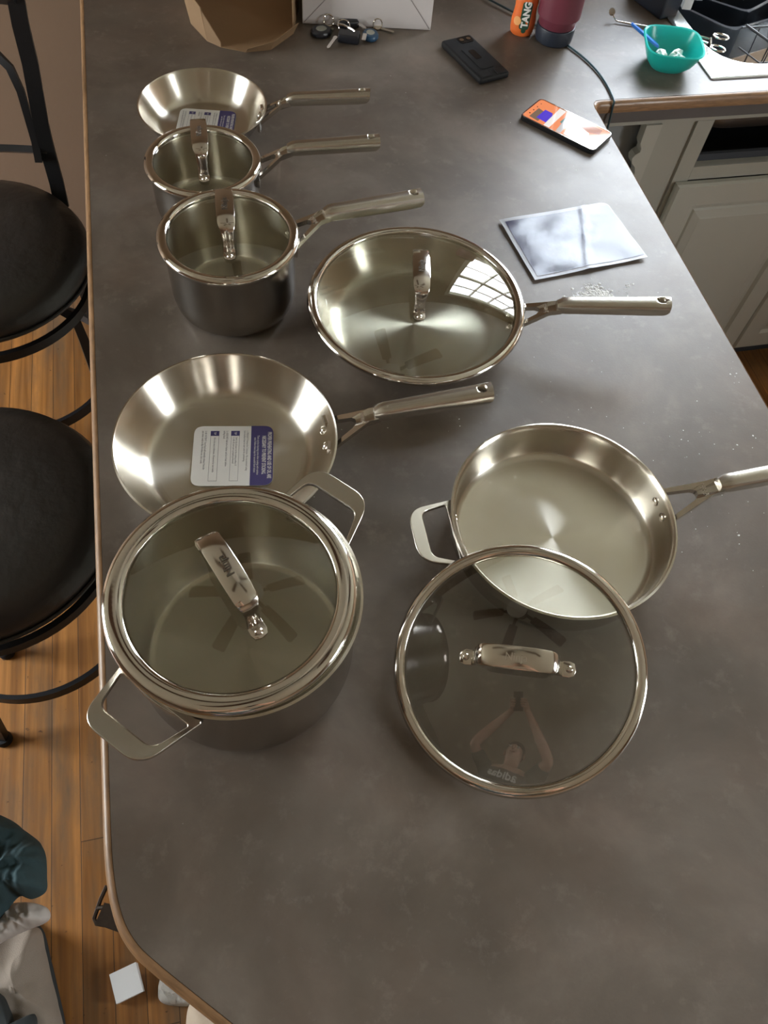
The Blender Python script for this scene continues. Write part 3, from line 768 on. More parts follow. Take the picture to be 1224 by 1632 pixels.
# ------------------------------------------------------------------ things along the far side
# kraft paper bag, torn open
def wallquad(bm, p0, p1, h0, h1, th=.0018, base=.0015, lean0=(0, 0), lean1=(0, 0)):
    a = Vector(p0[:2]); b = Vector(p1[:2]); d = (b-a).normalized(); n = Vector((-d.y, d.x))*th
    q = []
    for off in (Vector((0, 0)), n):
        q.append([bm.verts.new((a.x+off.x, a.y+off.y, CT+base)), bm.verts.new((b.x+off.x, b.y+off.y, CT+base)),
                  bm.verts.new((b.x+off.x+lean1[0], b.y+off.y+lean1[1], CT+h1)), bm.verts.new((a.x+off.x+lean0[0], a.y+off.y+lean0[1], CT+h0))])
    f, g = q
    bm.faces.new(f); bm.faces.new(list(reversed(g)))
    for i in range(4): bm.faces.new((f[i], g[i], g[(i+1) % 4], f[(i+1) % 4]))
bag = empty('paper_bag', (0, 0, 0)); tag(bag, 'torn-open brown kraft paper bag standing beside the white carton', 'paper bag')
g = [at(*p, 0) for p in ((304, 38), (330, 66), (352, 76), (392, 84), (432, 80), (468, 54), (476, 12), (470, -60), (330, -70), (296, -10))]
bm = bmesh.new(); prism(bm, [(p.x, p.y) for p in g], CT+.0004, CT+.0014); link('bag_bottom', bm, KRAFT, bag, smooth=False)
for i, j, h0, h1, l0, l1, nm in ((9, 0, .11, .085, (-.02, 0), (-.012, -.004), 'side_panel'), (0, 1, .085, .065, (-.012, -.004), (-.006, -.006), 'side_panel'), (1, 2, .060, .010, (-.006, -.004), (0, 0), 'side_panel'),
                              (3, 4, .012, .020, (.002, -.010), (.006, -.008), 'torn_flap'), (4, 5, .020, .022, (.006, -.008), (.010, -.004), 'torn_flap'), (5, 6, .070, .085, (.0, 0), (-.004, 0), 'side_panel'), (6, 7, .085, .13, (-.004, 0), (-.006, .01), 'side_panel'),
                              (7, 8, .13, .13, (-.006, .01), (-.01, .01), 'back_panel'), (8, 9, .13, .11, (-.01, .01), (-.02, 0), 'side_panel')):
    bm = bmesh.new(); wallquad(bm, g[i], g[j], h0, h1, lean0=l0, lean1=l1)
    link(nm, bm, KRAFT if nm != 'torn_flap' else KRAFT, bag, smooth=False)
bm = bmesh.new(); p, q = g[5], g[6]
tube(bm, [(p.x, p.y, CT+.071), (q.x-.004, q.y, CT+.086), (g[7].x-.006, g[7].y+.01, CT+.131)], .0032, 6); link('folded_rim', bm, KRAFTED, bag)
# white carton
a, b = at(482, 38, 0), at(686, 49, 0); d = (b-a); ang = math.atan2(d.y, d.x); wdt = d.length
bx = empty('white_carton', (a.x, a.y, CT+.0005), ang); tag(bx, 'white cardboard carton behind the bunch of keys', 'box')
bm = bmesh.new(); box(bm, 0, wdt, 0, .15, 0, .13, bev=.0015); link('carton_body', bm, BOXW, bx, smooth=False)
for (x0, z0, x1, z1) in ((.003, .003, .060, .062), (wdt-.003, .003, wdt-.045, .055), (.075, .061, wdt-.05, .0585)):
    bm = bmesh.new(); l = math.hypot(x1-x0, z1-z0)
    box(bm, 0, l, -.0004, .0002, -.0005, .0005, Matrix.Translation((x0, -.0002, z0)) @ Matrix.Rotation(-math.atan2(z1-z0, x1-x0), 4, 'Y')); link('crease', bm, BOXLINE, bx, smooth=False)
# keys
kb = empty('key_bunch', tuple(at(552, 60, 0))); tag(kb, 'bunch of keys with black and blue fobs in front of the white carton', 'keys')
K0 = Vector(kb.location)
def kp(px, py, z): return at(px, py, z)-K0
def fob(px, py, r, h, mat, btn, sx=1.0, az=0, z=.001, name='round_fob'):
    c = kp(px, py, z)
    bm = bmesh.new(); lathe(bm, [(0, 0), (r*.85, 0), (r, h*.3), (r, h*.7), (r*.86, h), (r*.6, h*1.03), (0, h*1.03)], 32, sx=sx)
    bmesh.ops.transform(bm, matrix=Matrix.Translation(c) @ Matrix.Rotation(az, 4, 'Z'), verts=bm.verts); f = link(name, bm, mat, kb)
    bm = bmesh.new(); lathe(bm, [(0, h*1.04), (r*.52, h*1.04), (r*.48, h*1.12), (0, h*1.16)], 28, sx=sx)
    bmesh.ops.transform(bm, matrix=Matrix.Translation(c) @ Matrix.Rotation(az, 4, 'Z'), verts=bm.verts); link('fob_button', bm, btn, f)
fob(512, 55, .0185, .011, KEYFOB, simple('grey_fob_button', (.20, .20, .17), .5), 1.15, .3)
fob(590, 61, .0175, .011, FOBBLUE, FOBGREY, .92, 0)
bm = bmesh.new(); c = kp(556, 66, 0)
box(bm, -.021, .021, -.0135, .0135, .001, .017, Matrix.Translation(c) @ Matrix.Rotation(-.32, 4, 'Z'), bev=.004); link('car_key_fob', bm, KEYFOB, kb)
bm = bmesh.new(); box(bm, -.019, .019, -.009, .009, .001, .015, Matrix.Translation(kp(556, 44, 0)) @ Matrix.Rotation(.1, 4, 'Z'), bev=.004); link('fob', bm, KEYFOB, kb)
bm = bmesh.new(); box(bm, -.004, .004, -.0125, .0125, .0165, .0175, Matrix.Translation(kp(580, 73, 0)) @ Matrix.Rotation(-.32, 4, 'Z')); link('fob_trim', bm, CHROME, kb)
def key(p0, p1, r=.009, mat=BRASS, z0=.003, z1=.003, head=True):
    A = kp(*p0, z0); B = kp(*p1, z1); dd = (B-A); az = math.atan2(dd.y, dd.x); l = dd.length
    M = Matrix.Translation(A) @ Matrix.Rotation(az, 4, 'Z') @ Matrix.Rotation(-math.asin(max(-1, min(1, dd.z/l))), 4, 'Y')
    bm = bmesh.new()
    pts = rpoly([(0, -r), (r*1.9, -r), (r*2.1, -.0032), (l, -.0032), (l+.003, 0), (l, .0032), (r*2.1, .0032), (r*1.9, r), (0, r)], [.004, .004, .001, .001, .0005, .001, .001, .004, .004], 4)
    prism(bm, pts, -.001, .001, M); link('key', bm, mat, kb, smooth=False)
key((497, 50), (530, 46)); key((596, 42), (626, 51), .007); key((536, 58), (523, 76), .004, CHROME, .010, .004); key((583, 46), (565, 33), .003, CHROME, .006, .012)
for px, py, r, t in ((524, 32, .010, .9), (602, 38, .009, 1.2), (548, 40, .012, .4)):
    bm = bmesh.new(); c = kp(px, py, .014)
    tube(bm, [(c.x+r*math.cos(2*PI*k/20), c.y+r*math.sin(2*PI*k/20)*math.cos(t), c.z+r*math.sin(2*PI*k/20)*math.sin(t)) for k in range(20)], .0012, 6, closed=True); link('split_ring', bm, CHROME, kb)
bm = bmesh.new(); tube(bm, [kp(538, 38, .014), kp(548, 40, .018), kp(560, 46, .019), kp(566, 50, .018)], .0022, 8); link('clasp', bm, CHROME, kb)

# black phone case lying face down
def frame_from(px4, z, thick):
    P = [at(x, y, z) for x, y in px4]; c = sum(P, Vector())/4
    e = ((P[1]-P[0])+(P[2]-P[3]))/2; f = ((P[3]-P[0])+(P[2]-P[1]))/2
    return c, math.atan2(f.y, f.x), f.length, e.length
c, az, ln, wd = frame_from([(704, 66), (748, 52), (811, 113), (768, 128)], .013, .013)
ph = empty('phone', (c.x, c.y, CT+.0004), az); tag(ph, 'phone in a rugged matte black case lying face down left of the bottle and tumbler', 'phone')
bm = bmesh.new(); box(bm, -ln/2, ln/2, -wd/2, wd/2, 0, .013, bev=.0055); link('case', bm, RUBBERB, ph)
bm = bmesh.new(); prism(bm, rpoly([(-ln*.20, -wd*.22), (ln*.32, -wd*.22), (ln*.32, wd*.22), (-ln*.20, wd*.22)], .006), .0125, .0146); link('kickstand', bm, RUBBERB, ph, smooth=False)
bm = bmesh.new(); prism(bm, rpoly([(-ln*.12, -wd*.10), (ln*.10, -wd*.10), (ln*.10, wd*.10), (-ln*.12, wd*.10)], .004), .0147, .0154); link('kickstand_pad', bm, BLKGLOSS, ph, smooth=False)
bm = bmesh.new(); prism(bm, rpoly([(-ln*.46, -wd*.05), (-ln*.31, -wd*.05), (-ln*.31, wd*.40), (-ln*.46, wd*.40)], .006), .0125, .0142); cb = link('camera_window', bm, BLKGLOSS, ph, smooth=False)
for yy in (.05, .28):
    bm = bmesh.new(); lathe(bm, [(0, .0143), (.0042, .0143), (.0046, .0150), (.0030, .0149), (0, .0147)], 20, cx=-ln*.385, cy=wd*yy); link('lens', bm, CHROME, cb)
for s in (-1, 1):
    bm = bmesh.new(); box(bm, ln*.36, ln*.485, s*wd*.10 if s > 0 else -wd*.42, wd*.42 if s > 0 else -wd*.10, .0120, .0143, bev=.001); link('corner_bumper', bm, RUBBERB, ph)

# orange squeeze bottle
def wrap(o, r, sx=1.0, sy=1.0):
    for v in o.data.vertices:
        a = v.co.x/r; rr = 1+v.co.z/r
        v.co = Vector((r*sx*rr*math.sin(a), -r*sy*rr*math.cos(a), v.co.y))
c = at(829, 60, 0); view = math.atan2(c.y, c.x)
bt = empty('squeeze_bottle', (c.x+.006, c.y+.016, CT+.0004), view-PI/2); tag(bt, 'small orange drink-concentrate squeeze bottle with white cap left of the maroon tumbler', 'bottle')
BR = .0245
bm = bmesh.new(); lathe(bm, [(0, 0), (BR*.78, 0), (BR*.93, .004), (BR, .014), (BR, .030), (BR*.93, .042), (BR*.90, .052), (BR*.94, .062), (BR*.88, .072), (BR*.62, .080), (BR*.5, .082), (0, .082)], 48, sy=.72); link('bottle_body', bm, ORANGE, bt)
bm = bmesh.new(); lathe(bm, [(0, .0825), (BR*.72, .0825), (BR*.74, .094), (BR*.66, .098), (BR*.45, .112), (0, .114)], 40, sy=.85); link('cap', bm, WHITEP, bt)
t = text_mesh('TANG', .0185, 'brand_print', WHITEP, bt, Matrix.Rotation(PI/2, 4, 'Z'), extrude=.0005, sx=.95, bold=.0007)
for v in t.data.vertices: v.co.x += .0045
wrap(t, BR+.0006, 1, .74)
for v in t.data.vertices: v.co.z += .044
t2 = bmesh.new(); prism(t2, rpoly([(-.0065, -.026), (.0135, -.026), (.0135, .025), (-.0065, .025)], .005), .0001, .0003)
bmesh.ops.subdivide_edges(t2, edges=t2.edges[:], cuts=5, use_grid_fill=True)
gp = link('green_print', t2, GREENL, bt, smooth=False); wrap(gp, BR+.0002, 1, .74)
for v in gp.data.vertices: v.co.z += .042
for dx, dz, r, m_, nm in ((-.0125, .030, .0085, ORANGEL, 'orange_slice_print'), (.004, .014, .0048, GREENL, 'leaf_badge')):
    q = bmesh.new(); lathe(q, [(0, .0006), (r*.5, .0006), (r, .0006), (r, .0002)], 24)
    oo = link(nm, q, m_, bt, smooth=False)
    for v in oo.data.vertices: v.co.x += dx
    wrap(oo, BR+.0003, 1, .74)
    for v in oo.data.vertices: v.co.z += dz
# maroon tumbler
mc = at(878, 76, 0); mg = empty('tumbler', (mc.x+.014, mc.y+.030, CT+.0004)); tag(mg, 'maroon insulated tumbler with dark rubber boot beside the orange bottle', 'tumbler')
bm = bmesh.new(); lathe(bm, [(0, .0), (.034, 0), (.0375, .003), (.0385, .010), (.0392, .028), (.0385, .0305), (.0372, .031), (0, .031)], 64); link('rubber_boot', bm, NAVYR, mg)
bm = bmesh.new(); lathe(bm, [(.0365, .0312), (.0372, .032), (.0385, .070), (.0402, .110), (.0440, .140), (.0460, .160), (.0465, .235), (.0455, .240), (.043, .240), (.043, .05), (0, .05)], 64); link('cup_body', bm, MAROON, mg)
bm = bmesh.new(); lathe(bm, [(0, .243), (.046, .2405), (.0470, .244), (.046, .252), (.03, .256), (0, .256)], 48); link('drinking_lid', bm, BLKGLOSS, mg)

# charging cable
pts = [at(740, -22, .004), at(780, 0, .006), at(812, 15, .006), at(850, 38, .003), at(880, 56, .003), at(906, 73, .003), at(930, 91, .003), at(950, 110, .003), at(966, 132, .003), at(976, 153, .003), at(980, 163, .004)]
E1 = Vector(pts[-1]); pts += [Vector((E1.x+.001, 1.318, CT-.002)), Vector((E1.x+.003, 1.312, CT-.03)), Vector((E1.x+.004, 1.312, CT-.12)), Vector((E1.x+.002, 1.313, CT-.3)), Vector((E1.x-.01, 1.315, CT-.6))]
cu = bpy.data.curves.new('charging_cable', 'CURVE'); cu.dimensions = '3D'; cu.bevel_depth = .0021; cu.bevel_resolution = 4; cu.resolution_u = 8
s_ = cu.splines.new('NURBS'); s_.points.add(len(pts)-1); s_.order_u = 4; s_.use_endpoint_u = True
for q, p in zip(s_.points, pts): q.co = (*p, 1)
cu.materials.append(CABLEM)
tmp = bpy.data.objects.new('tmp', cu); C.objects.link(tmp); bpy.context.view_layer.update(); me_ = bpy.data.meshes.new_from_object(tmp.evaluated_get(bpy.context.evaluated_depsgraph_get())); bpy.data.objects.remove(tmp); me_.name = 'charging_cable'
co_ = bpy.data.objects.new('charging_cable', me_); C.objects.link(co_); tag(co_, 'thin dark teal cable crossing the worktop and hanging over its inner corner', 'cable')

# phone with lit screen
c, az, ln, wd = frame_from([(828, 176), (857, 161), (978, 213), (951, 244)], .009, .009)
p2 = empty('phone', (c.x, c.y, CT+.0004), az); tag(p2, 'phone lying face up with an orange lit screen at the inner worktop corner', 'phone')
ln, wd = .158, .0745
bm = bmesh.new(); prism(bm, rpoly([(-ln/2, -wd/2), (ln/2, -wd/2), (ln/2, wd/2), (-ln/2, wd/2)], .0105, 8), 0, .0088); o = link('case', bm, BLKGLOSS, p2, smooth=False)
b_ = o.modifiers.new('edge', 'BEVEL'); b_.width = .0016; b_.segments = 3; b_.limit_method = 'ANGLE'
bm = bmesh.new(); i_ = .0022
A = rpoly([(-ln/2+.001, -wd/2+.001), (ln/2-.001, -wd/2+.001), (ln/2-.001, wd/2-.001), (-ln/2+.001, wd/2-.001)], .0098, 8); B = rpoly([(-ln/2+i_, -wd/2+i_), (ln/2-i_, -wd/2+i_), (ln/2-i_, wd/2-i_), (-ln/2+i_, wd/2-i_)], .0086, 8)
ring_plate(bm, A, B, lambda x: .0093, .0009); link('metal_bezel', bm, CHROME, p2, smooth=False)
def screenmat(name, col, st):
    m, nt, b = newmat(name); b.inputs['Base Color'].default_value = (.01, .01, .01, 1); b.inputs['Roughness'].default_value = .06
    b.inputs['Emission Color'].default_value = (*col, 1); b.inputs['Emission Strength'].default_value = st; b.inputs['Specular IOR Level'].default_value = .35; return m
SCR = screenmat('orange_screen', (.95, .30, .12), .26)
bm = bmesh.new(); prism(bm, rpoly([(-ln/2+.003, -wd/2+.003), (ln/2-.003, -wd/2+.003), (ln/2-.003, wd/2-.003), (-ln/2+.003, wd/2-.003)], .008, 8), .0089, .0092); sc2 = link('screen', bm, SCR, p2, smooth=False)
def patch(nm, pts, col, st=.5, z=.00925):
    bm = bmesh.new(); prism(bm, pts, z, z+.00005); link(nm, bm, screenmat(nm, col, st*.48), sc2, smooth=False)
h_ = wd/2-.004
patch('olive_banner', [(-.064, -.028), (-.044, -.030), (-.044, .002), (-.064, .006)], (.24, .16, .11), .5)
patch('violet_tile', [(-.052, -.022), (-.030, -.024), (-.028, -.006), (-.036, .010), (-.052, .010)], (.09, .05, .60), .6, .00932)
patch('glare_strip', [(-.030, -h_), (-.018, -h_), (-.020, h_), (-.034, h_)], (.85, .80, .76), .6, .00936)  # pale strip glows in place of a window reflection on the glass
patch('teal_strip', [(-.012, -.004), (-.006, -.006), (-.004, .022), (-.012, .024)], (.10, .26, .24), .5)
patch('grey_strip', [(-.004, -h_), (.006, -h_), (.000, h_), (-.012, h_)], (.62, .60, .60), .5, .00934)
patch('glare_patch', [(.012, -h_+.002), (.030, -h_+.002), (.052, -.012), (.046, .004), (.026, .010), (.008, .020), (.004, .004)], (.95, .86, .80), .7, .00938)  # window glare on the right half painted as a glowing patch
patch('rust_patch', [(.022, .010), (.044, .006), (.062, .014), (.060, .030), (.030, .028)], (.50, .16, .08), .5, .00930)
for i in range(4): patch('app_dot', [(-.070+.001*i, -.020+.013*i), (-.067, -.020+.013*i), (-.067, -.017+.013*i), (-.070, -.017+.013*i)], (.12, .05, .04), .4)

# silver leaflet
LP = [at(795, 352, .002), at(966, 323, .002), at(1031, 412, .002), at(852, 448, .002)]
def bil(u, v): return LP[0]*(1-u)*(1-v)+LP[1]*u*(1-v)+LP[2]*u*v+LP[3]*(1-u)*v
from mathutils import noise as mn
def leaf_z(u, v): return .0022+.0016*mn.noise(Vector((u*3, v*3, 3)))+.0012*math.exp(-((u-.62+.3*(v-.5))/.03)**2)+.0030*max(0, u-.8)*5*max(0, v-.6)
lf = empty('leaflet', tuple(bil(.5, .5))); tag(lf, 'silvery glossy printed leaflet lying on the worktop right of the widest frying pan', 'leaflet'); LO = Vector(lf.location); LO.z = CT
def sheet(nm, mat, u0, u1, v0, v1, dz, th, n=40, corner=True):
    bm = bmesh.new(); G = []
    for i in range(n+1):
        row = []
        for j in range(n+1):
            u = u0+(u1-u0)*i/n; v = v0+(v1-v0)*j/n
            if corner:   # rounded far right corner
                cu_, cv_ = .93, .09
                if u > cu_ and v < cv_:
                    du, dv = (u-cu_)/.07, (cv_-v)/.09; m = max(du, dv); l = math.hypot(du, dv) or 1
                    u = cu_+.07*du*m/l*1.0; v = cv_-.09*dv*m/l
            p = bil(u, v)-LO; row.append(bm.verts.new((p.x, p.y, leaf_z(u, v)+dz)))
        G.append(row)
    for i in range(n):
        for j in range(n): bm.faces.new((G[i][j], G[i+1][j], G[i+1][j+1], G[i][j+1]))
    bmesh.ops.solidify(bm, geom=bm.faces[:], thickness=th)
    return link(nm, bm, mat, lf, auto=60)
FOIL = simple('silver_border_ink', (.52, .52, .54), .35, .2)
sheet('leaflet_border', FOIL, 0, 1, 0, 1, 0, .0008)
def leafprint():
    m, nt, b = newmat('violet_print_with_glare'); tc = nt.nodes.new('ShaderNodeTexCoord')
    n = nt.nodes.new('ShaderNodeTexNoise'); n.inputs['Scale'].default_value = 14; n.inputs['Detail'].default_value = 5; nt.links.new(tc.outputs['Object'], n.inputs['Vector'])
    sp = nt.nodes.new('ShaderNodeSeparateXYZ'); nt.links.new(tc.outputs['Object'], sp.inputs[0])
    ad = nt.nodes.new('ShaderNodeMath'); ad.operation = 'MULTIPLY_ADD'; ad.inputs[1].default_value = 3.2; nt.links.new(sp.outputs[0], ad.inputs[0]); nt.links.new(n.outputs[0], ad.inputs[2])
    r = nt.nodes.new('ShaderNodeValToRGB'); e = r.color_ramp.elements; e[0].position = .28; e[0].color = (.085, .08, .16, 1); e[1].position = .62; e[1].color = (.33, .34, .42, 1)  # print colour pales to the right, with window glare painted in
    nt.links.new(ad.outputs[0], r.inputs[0]); nt.links.new(r.outputs[0], b.inputs['Base Color'])
    b.inputs['Roughness'].default_value = .22; b.inputs['Coat Weight'].default_value = .55; b.inputs['Coat Roughness'].default_value = .16; b.inputs['Coat IOR'].default_value = 1.5
    w_ = nt.nodes.new('ShaderNodeTexNoise'); w_.inputs['Scale'].default_value = 32; w_.inputs['Detail'].default_value = 3; nt.links.new(tc.outputs['Object'], w_.inputs['Vector'])
    bp = nt.nodes.new('ShaderNodeBump'); bp.inputs['Strength'].default_value = .14; bp.inputs['Distance'].default_value = .003; nt.links.new(w_.outputs[0], bp.inputs['Height'])
    nt.links.new(bp.outputs[0], b.inputs['Normal']); nt.links.new(bp.outputs[0], b.inputs['Coat Normal'])
    return m
sheet('leaflet_print', leafprint(), .035, .985, .055, .955, .0006, .0002)

# dried white powder and crumbs on the worktop
def crumbs(name, label, spots):
    bm = bmesh.new(); rng = random.Random(5)
    for (px, py, sx, sy, n, smax) in spots:
        c = at(px, py, 0)
        for _ in range(n):
            x = c.x+rng.gauss(0, sx); y = c.y+rng.gauss(0, sy); s = smax*rng.random()**2+.0003
            if not (-.165 < x < .735 and x+y > -.05 and y < 1.30): continue
            k = 5; a0 = rng.random()*6
            el = .5+rng.random()
            v = addv(bm, [(x+s*el*math.cos(a0+2*PI*i/k)*(.6+.6*rng.random()), y+s*math.sin(a0+2*PI*i/k)*(.6+.6*rng.random()), CT+.0003) for i in range(k)])
            t = bm.verts.new((x, y, CT+.0003+s*.35))
            for i in range(k): bm.faces.new((v[i], v[(i+1) % k], t))
    o = link(name, bm, CRUMB, smooth=False); tag(o, label, 'crumbs', kind='stuff')
crumbs('powder_spill', 'dried white powder smeared on the worktop beside the leaflet and crumbs around it',
       [(925, 476, .012, .005, 220, .0024), (945, 466, .010, .008, 240, .0030), (966, 473, .007, .007, 190, .0032), (938, 460, .002, .006, 20, .0022), (1003, 455, .004, .003, 14, .0024), (995, 470, .006, .006, 10, .0016), (1012, 350, .002, .002, 1, .003), (914, 268, .002, .004, 3, .0018),
        (1185, 600, .012, .02, 14, .0016), (1100, 700, .05, .03, 24, .0012), (950, 200, .10, .10, 20, .0010), (1150, 830, .05, .05, 20, .0011), (700, 680, .12, .06, 14, .001), (240, 1390, .04, .05, 5, .001), (900, 600, .1, .04, 10, .001)])

# ------------------------------------------------------------------ bowl and tools by the sink
bc = Vector((.948, 1.432)); bw = empty('plastic_bowl', (bc.x, bc.y, CT+.0004), R(-16)); tag(bw, 'rounded square teal plastic bowl beside the sink', 'bowl')
def sq_lathe(bm, prof, n=72):
    rows = []
    for r, z, ex in prof:
        if r < 1e-6: rows.append([bm.verts.new((0, 0, z))]); continue
        pts = []
        for i in range(n):
            a = 2*PI*i/n+PI/4; c_, s_ = math.cos(a), math.sin(a)
            pts.append((r*math.copysign(abs(c_)**ex, c_), r*math.copysign(abs(s_)**ex, s_), z))
        rows.append(addv(bm, pts))
    for a, b in zip(rows[:-1], rows[1:]):
        if len(a) == 1:
            for i in range(n): bm.faces.new((a[0], b[(i+1) % n], b[i]))
        elif len(b) == 1:
            for i in range(n): bm.faces.new((a[i], a[(i+1) % n], b[0]))
        else: ring_faces(bm, a, b)
bm = bmesh.new(); sq_lathe(bm, [(0, .001, 1), (.026, .001, .75), (.031, 0, .75), (.035, .003, .7), (.046, .016, .62), (.053, .032, .58), (.0565, .043, .55), (.059, .0435, .55), (.0595, .0455, .55), (.0575, .047, .55), (.0550, .0455, .55), (.0515, .032, .58), (.0445, .017, .62), (.034, .0055, .7), (0, .0045, 1)]); link('bowl_shell', bm, TEAL, bw)
def lump(bm, c, rx, ry, rz, seed, n=2, rough=.35):
    b2 = bmesh.new(); bmesh.ops.create_icosphere(b2, subdivisions=n, radius=1)
    for v in b2.verts:
        k = 1+rough*mn.noise(v.co*1.7+Vector((seed, seed*2, 0)))
        v.co = Vector((c[0]+v.co.x*rx*k, c[1]+v.co.y*ry*k, c[2]+v.co.z*rz*k))
    vm = {v: bm.verts.new(v.co) for v in b2.verts}
    for f in b2.faces: bm.faces.new([vm[v] for v in f.verts])
    b2.free()
for k, (x, y, rx, ry, rz) in enumerate(((-.014, .010, .012, .013, .009), (.014, -.006, .013, .014, .012), (-.004, -.015, .015, .009, .006))):
    bm = bmesh.new(); lump(bm, (bc.x+x, bc.y+y, CT+.0055+rz*.9), rx, ry, rz, 3+k*5, 3, .8)
    o = link('putty_lump', bm, PUTTY, auto=25); tag(o, ['torn white putty lump at the left in the teal bowl, under the blue spatula', 'white putty lump with a peak at the right in the teal bowl', 'flattest white putty lump at the near side of the teal bowl'][k], 'putty', 'putty lumps in the teal bowl')
A, B = at(1007, 38, .060), at(1049, 74, .020); d = B-A; l = d.length
sp_ = bmesh.new(); M = Matrix.Translation(A) @ d.to_track_quat('X', 'Z').to_matrix().to_4x4()
prism(sp_, rpoly([(0, -.004), (l*.35, -.0062), (l*.8, -.0062), (l, -.0045), (l, .0045), (l*.8, .0062), (l*.35, .0062), (0, .004)], [.001, .01, .01, .002, .002, .01, .01, .001], 4), -.0022, .0022, M)
o = link('spatula', sp_, BLUEP); tag(o, 'small blue plastic mixing spatula sticking out of the teal bowl', 'spatula')
b_ = o.modifiers.new('edge', 'BEVEL'); b_.width = .001; b_.segments = 2; b_.limit_method = 'ANGLE'
# mouth mirror
mm = empty('mouth_mirror', tuple(at(982, 34, 0))); tag(mm, 'steel mouth mirror with a bent neck behind the teal bowl', 'dental mirror'); O = Vector(mm.location)
bm = bmesh.new(); tube(bm, [at(981, 32, .005)-O, at(985, 34, .0045)-O, at(1005, 38, .0035)-O, at(1045, 45, .0035)-O, at(1075, 50, .0035)-O], [.0012, .0016, .0022, .0026, .0026], 10); link('shaft', bm, CHROME, mm)
bm = bmesh.new(); tube(bm, [at(981, 32, .005)-O, at(978, 26, .012)-O, at(976, 21, .016)-O], .0009, 8); link('bent_neck', bm, CHROME, mm)
bm = bmesh.new(); lathe(bm, [(0, -.001), (.0068, -.001), (.0074, 0), (.0068, .0012), (0, .0012)], 24)
bmesh.ops.transform(bm, matrix=Matrix.Translation(at(975.5, 19, .017)-O) @ Matrix.Rotation(R(60), 4, 'X'), verts=bm.verts); link('mirror_disc', bm, CHROME, mm)
# forceps
fc = empty('locking_forceps', tuple(at(1120, 65, .0))); tag(fc, 'steel scissor-handled forceps resting on the sink rim behind the teal bowl', 'forceps'); O = Vector(fc.location)
Z = .012
for (s0, s1, lc) in (((1096, 53), (1131, 62), (1149, 58)), ((1096, 57), (1128, 69), (1144, 77))):
    bm = bmesh.new(); P = [at(*s0, Z)-O, at(*s1, Z+.002)-O]; tube(bm, P, .0022, 8)
    c = at(*lc, Z+.002)-O; ax = (P[1]-P[0]).normalized(); ay = Vector((-ax.y, ax.x, 0))
    tube(bm, [c+ax*.0155*math.cos(2*PI*k/24)+ay*.0100*math.sin(2*PI*k/24) for k in range(24)], .0020, 8, closed=True); link('finger_ring_arm', bm, CHROME, fc)
bm = bmesh.new(); tube(bm, [at(1133, 61, Z+.002)-O, at(1133, 70, Z+.002)-O], .0022, 6); link('ratchet', bm, CHROME, fc)
bm = bmesh.new(); tube(bm, [at(1096, 55, Z)-O, at(1080, 51, .011)-O, at(1068, 48, .010)-O], [.0035, .003, .0012], 8); link('jaws', bm, CHROME, fc)

# black things in and by the sink
def tub(name, label, cat, cx, cy, z, sx, sy, h, az, mat, tilt=0.0, rr=.03, wall=.003):
    root = empty(name, (cx, cy, z), az); root.rotation_euler = (tilt, 0, az); tag(root, label, cat)
    def rr_(k, r): return rpoly([(-sx/2+k, -sy/2+k), (sx/2-k, -sy/2+k), (sx/2-k, sy/2-k), (-sx/2+k, sy/2-k)], r, 8)
    bm = bmesh.new(); rows = [addv(bm, [(x, y, zz) for x, y in rr_(k, r)]) for k, r, zz in ((.020, rr*.6, 0), (.012, rr*.8, .006), (.003, rr, h-.004), (-.003, rr, h-.002), (-.003, rr, h), (wall+.002, rr, h), (.015, rr*.8, .010), (.024, rr*.6, .005))]
    for a, b in zip(rows[:-1], rows[1:]): ring_faces(bm, a, b)
    bm.faces.new(list(reversed(rows[0]))); bm.faces.new(rows[-1])
    link('tub_shell', bm, mat, root); return root
BLKD = simple('black_cookware', (.020, .024, .030), .22, noise=.3, nscale=6)
tub('roasting_tray', 'large black tray propped in the sink behind the forceps', 'tray', 1.225, 1.665, CT-.075, .27, .24, .075, R(18), BLKD, R(-8))
tub('storage_tub', 'black square tub stacked in the sink tray', 'tub', 1.225, 1.665, CT-.060, .16, .15, .075, R(30), BLKD, R(-8), .02)
wr_ = empty('wire_rack', (1.21, 1.43, CT)); tag(wr_, 'black wire dish rack at the right of the sink', 'dish rack'); O = Vector(wr_.location)
def wire(pts, r=.0016):
    bm = bmesh.new(); tube(bm, [Vector(p)-O for p in pts], r, 6); link('wire', bm, BLACKMET, wr_)
zb, zt_ = CT-.02, CT+.035
wire([(1.145, 1.50, zt_), (1.165, 1.438, zt_), (1.62, 1.434, zt_), (1.64, 1.50, zt_)], .0026)
wire([(1.145, 1.51, zt_-.01), (1.62, 1.51, zt_-.01)], .0022)
for k in range(11):
    x = 1.175+.042*k; wire([(x, 1.436, zt_), (x+.004, 1.442, zb-.05), (x+.006, 1.475, zb-.058), (x+.010, 1.507, zb-.03), (x+.012, 1.51, zt_-.01)])
for zz in (-.01, -.04): wire([(1.15, 1.50, CT+zz), (1.168, 1.44, CT+zz), (1.62, 1.437, CT+zz)])
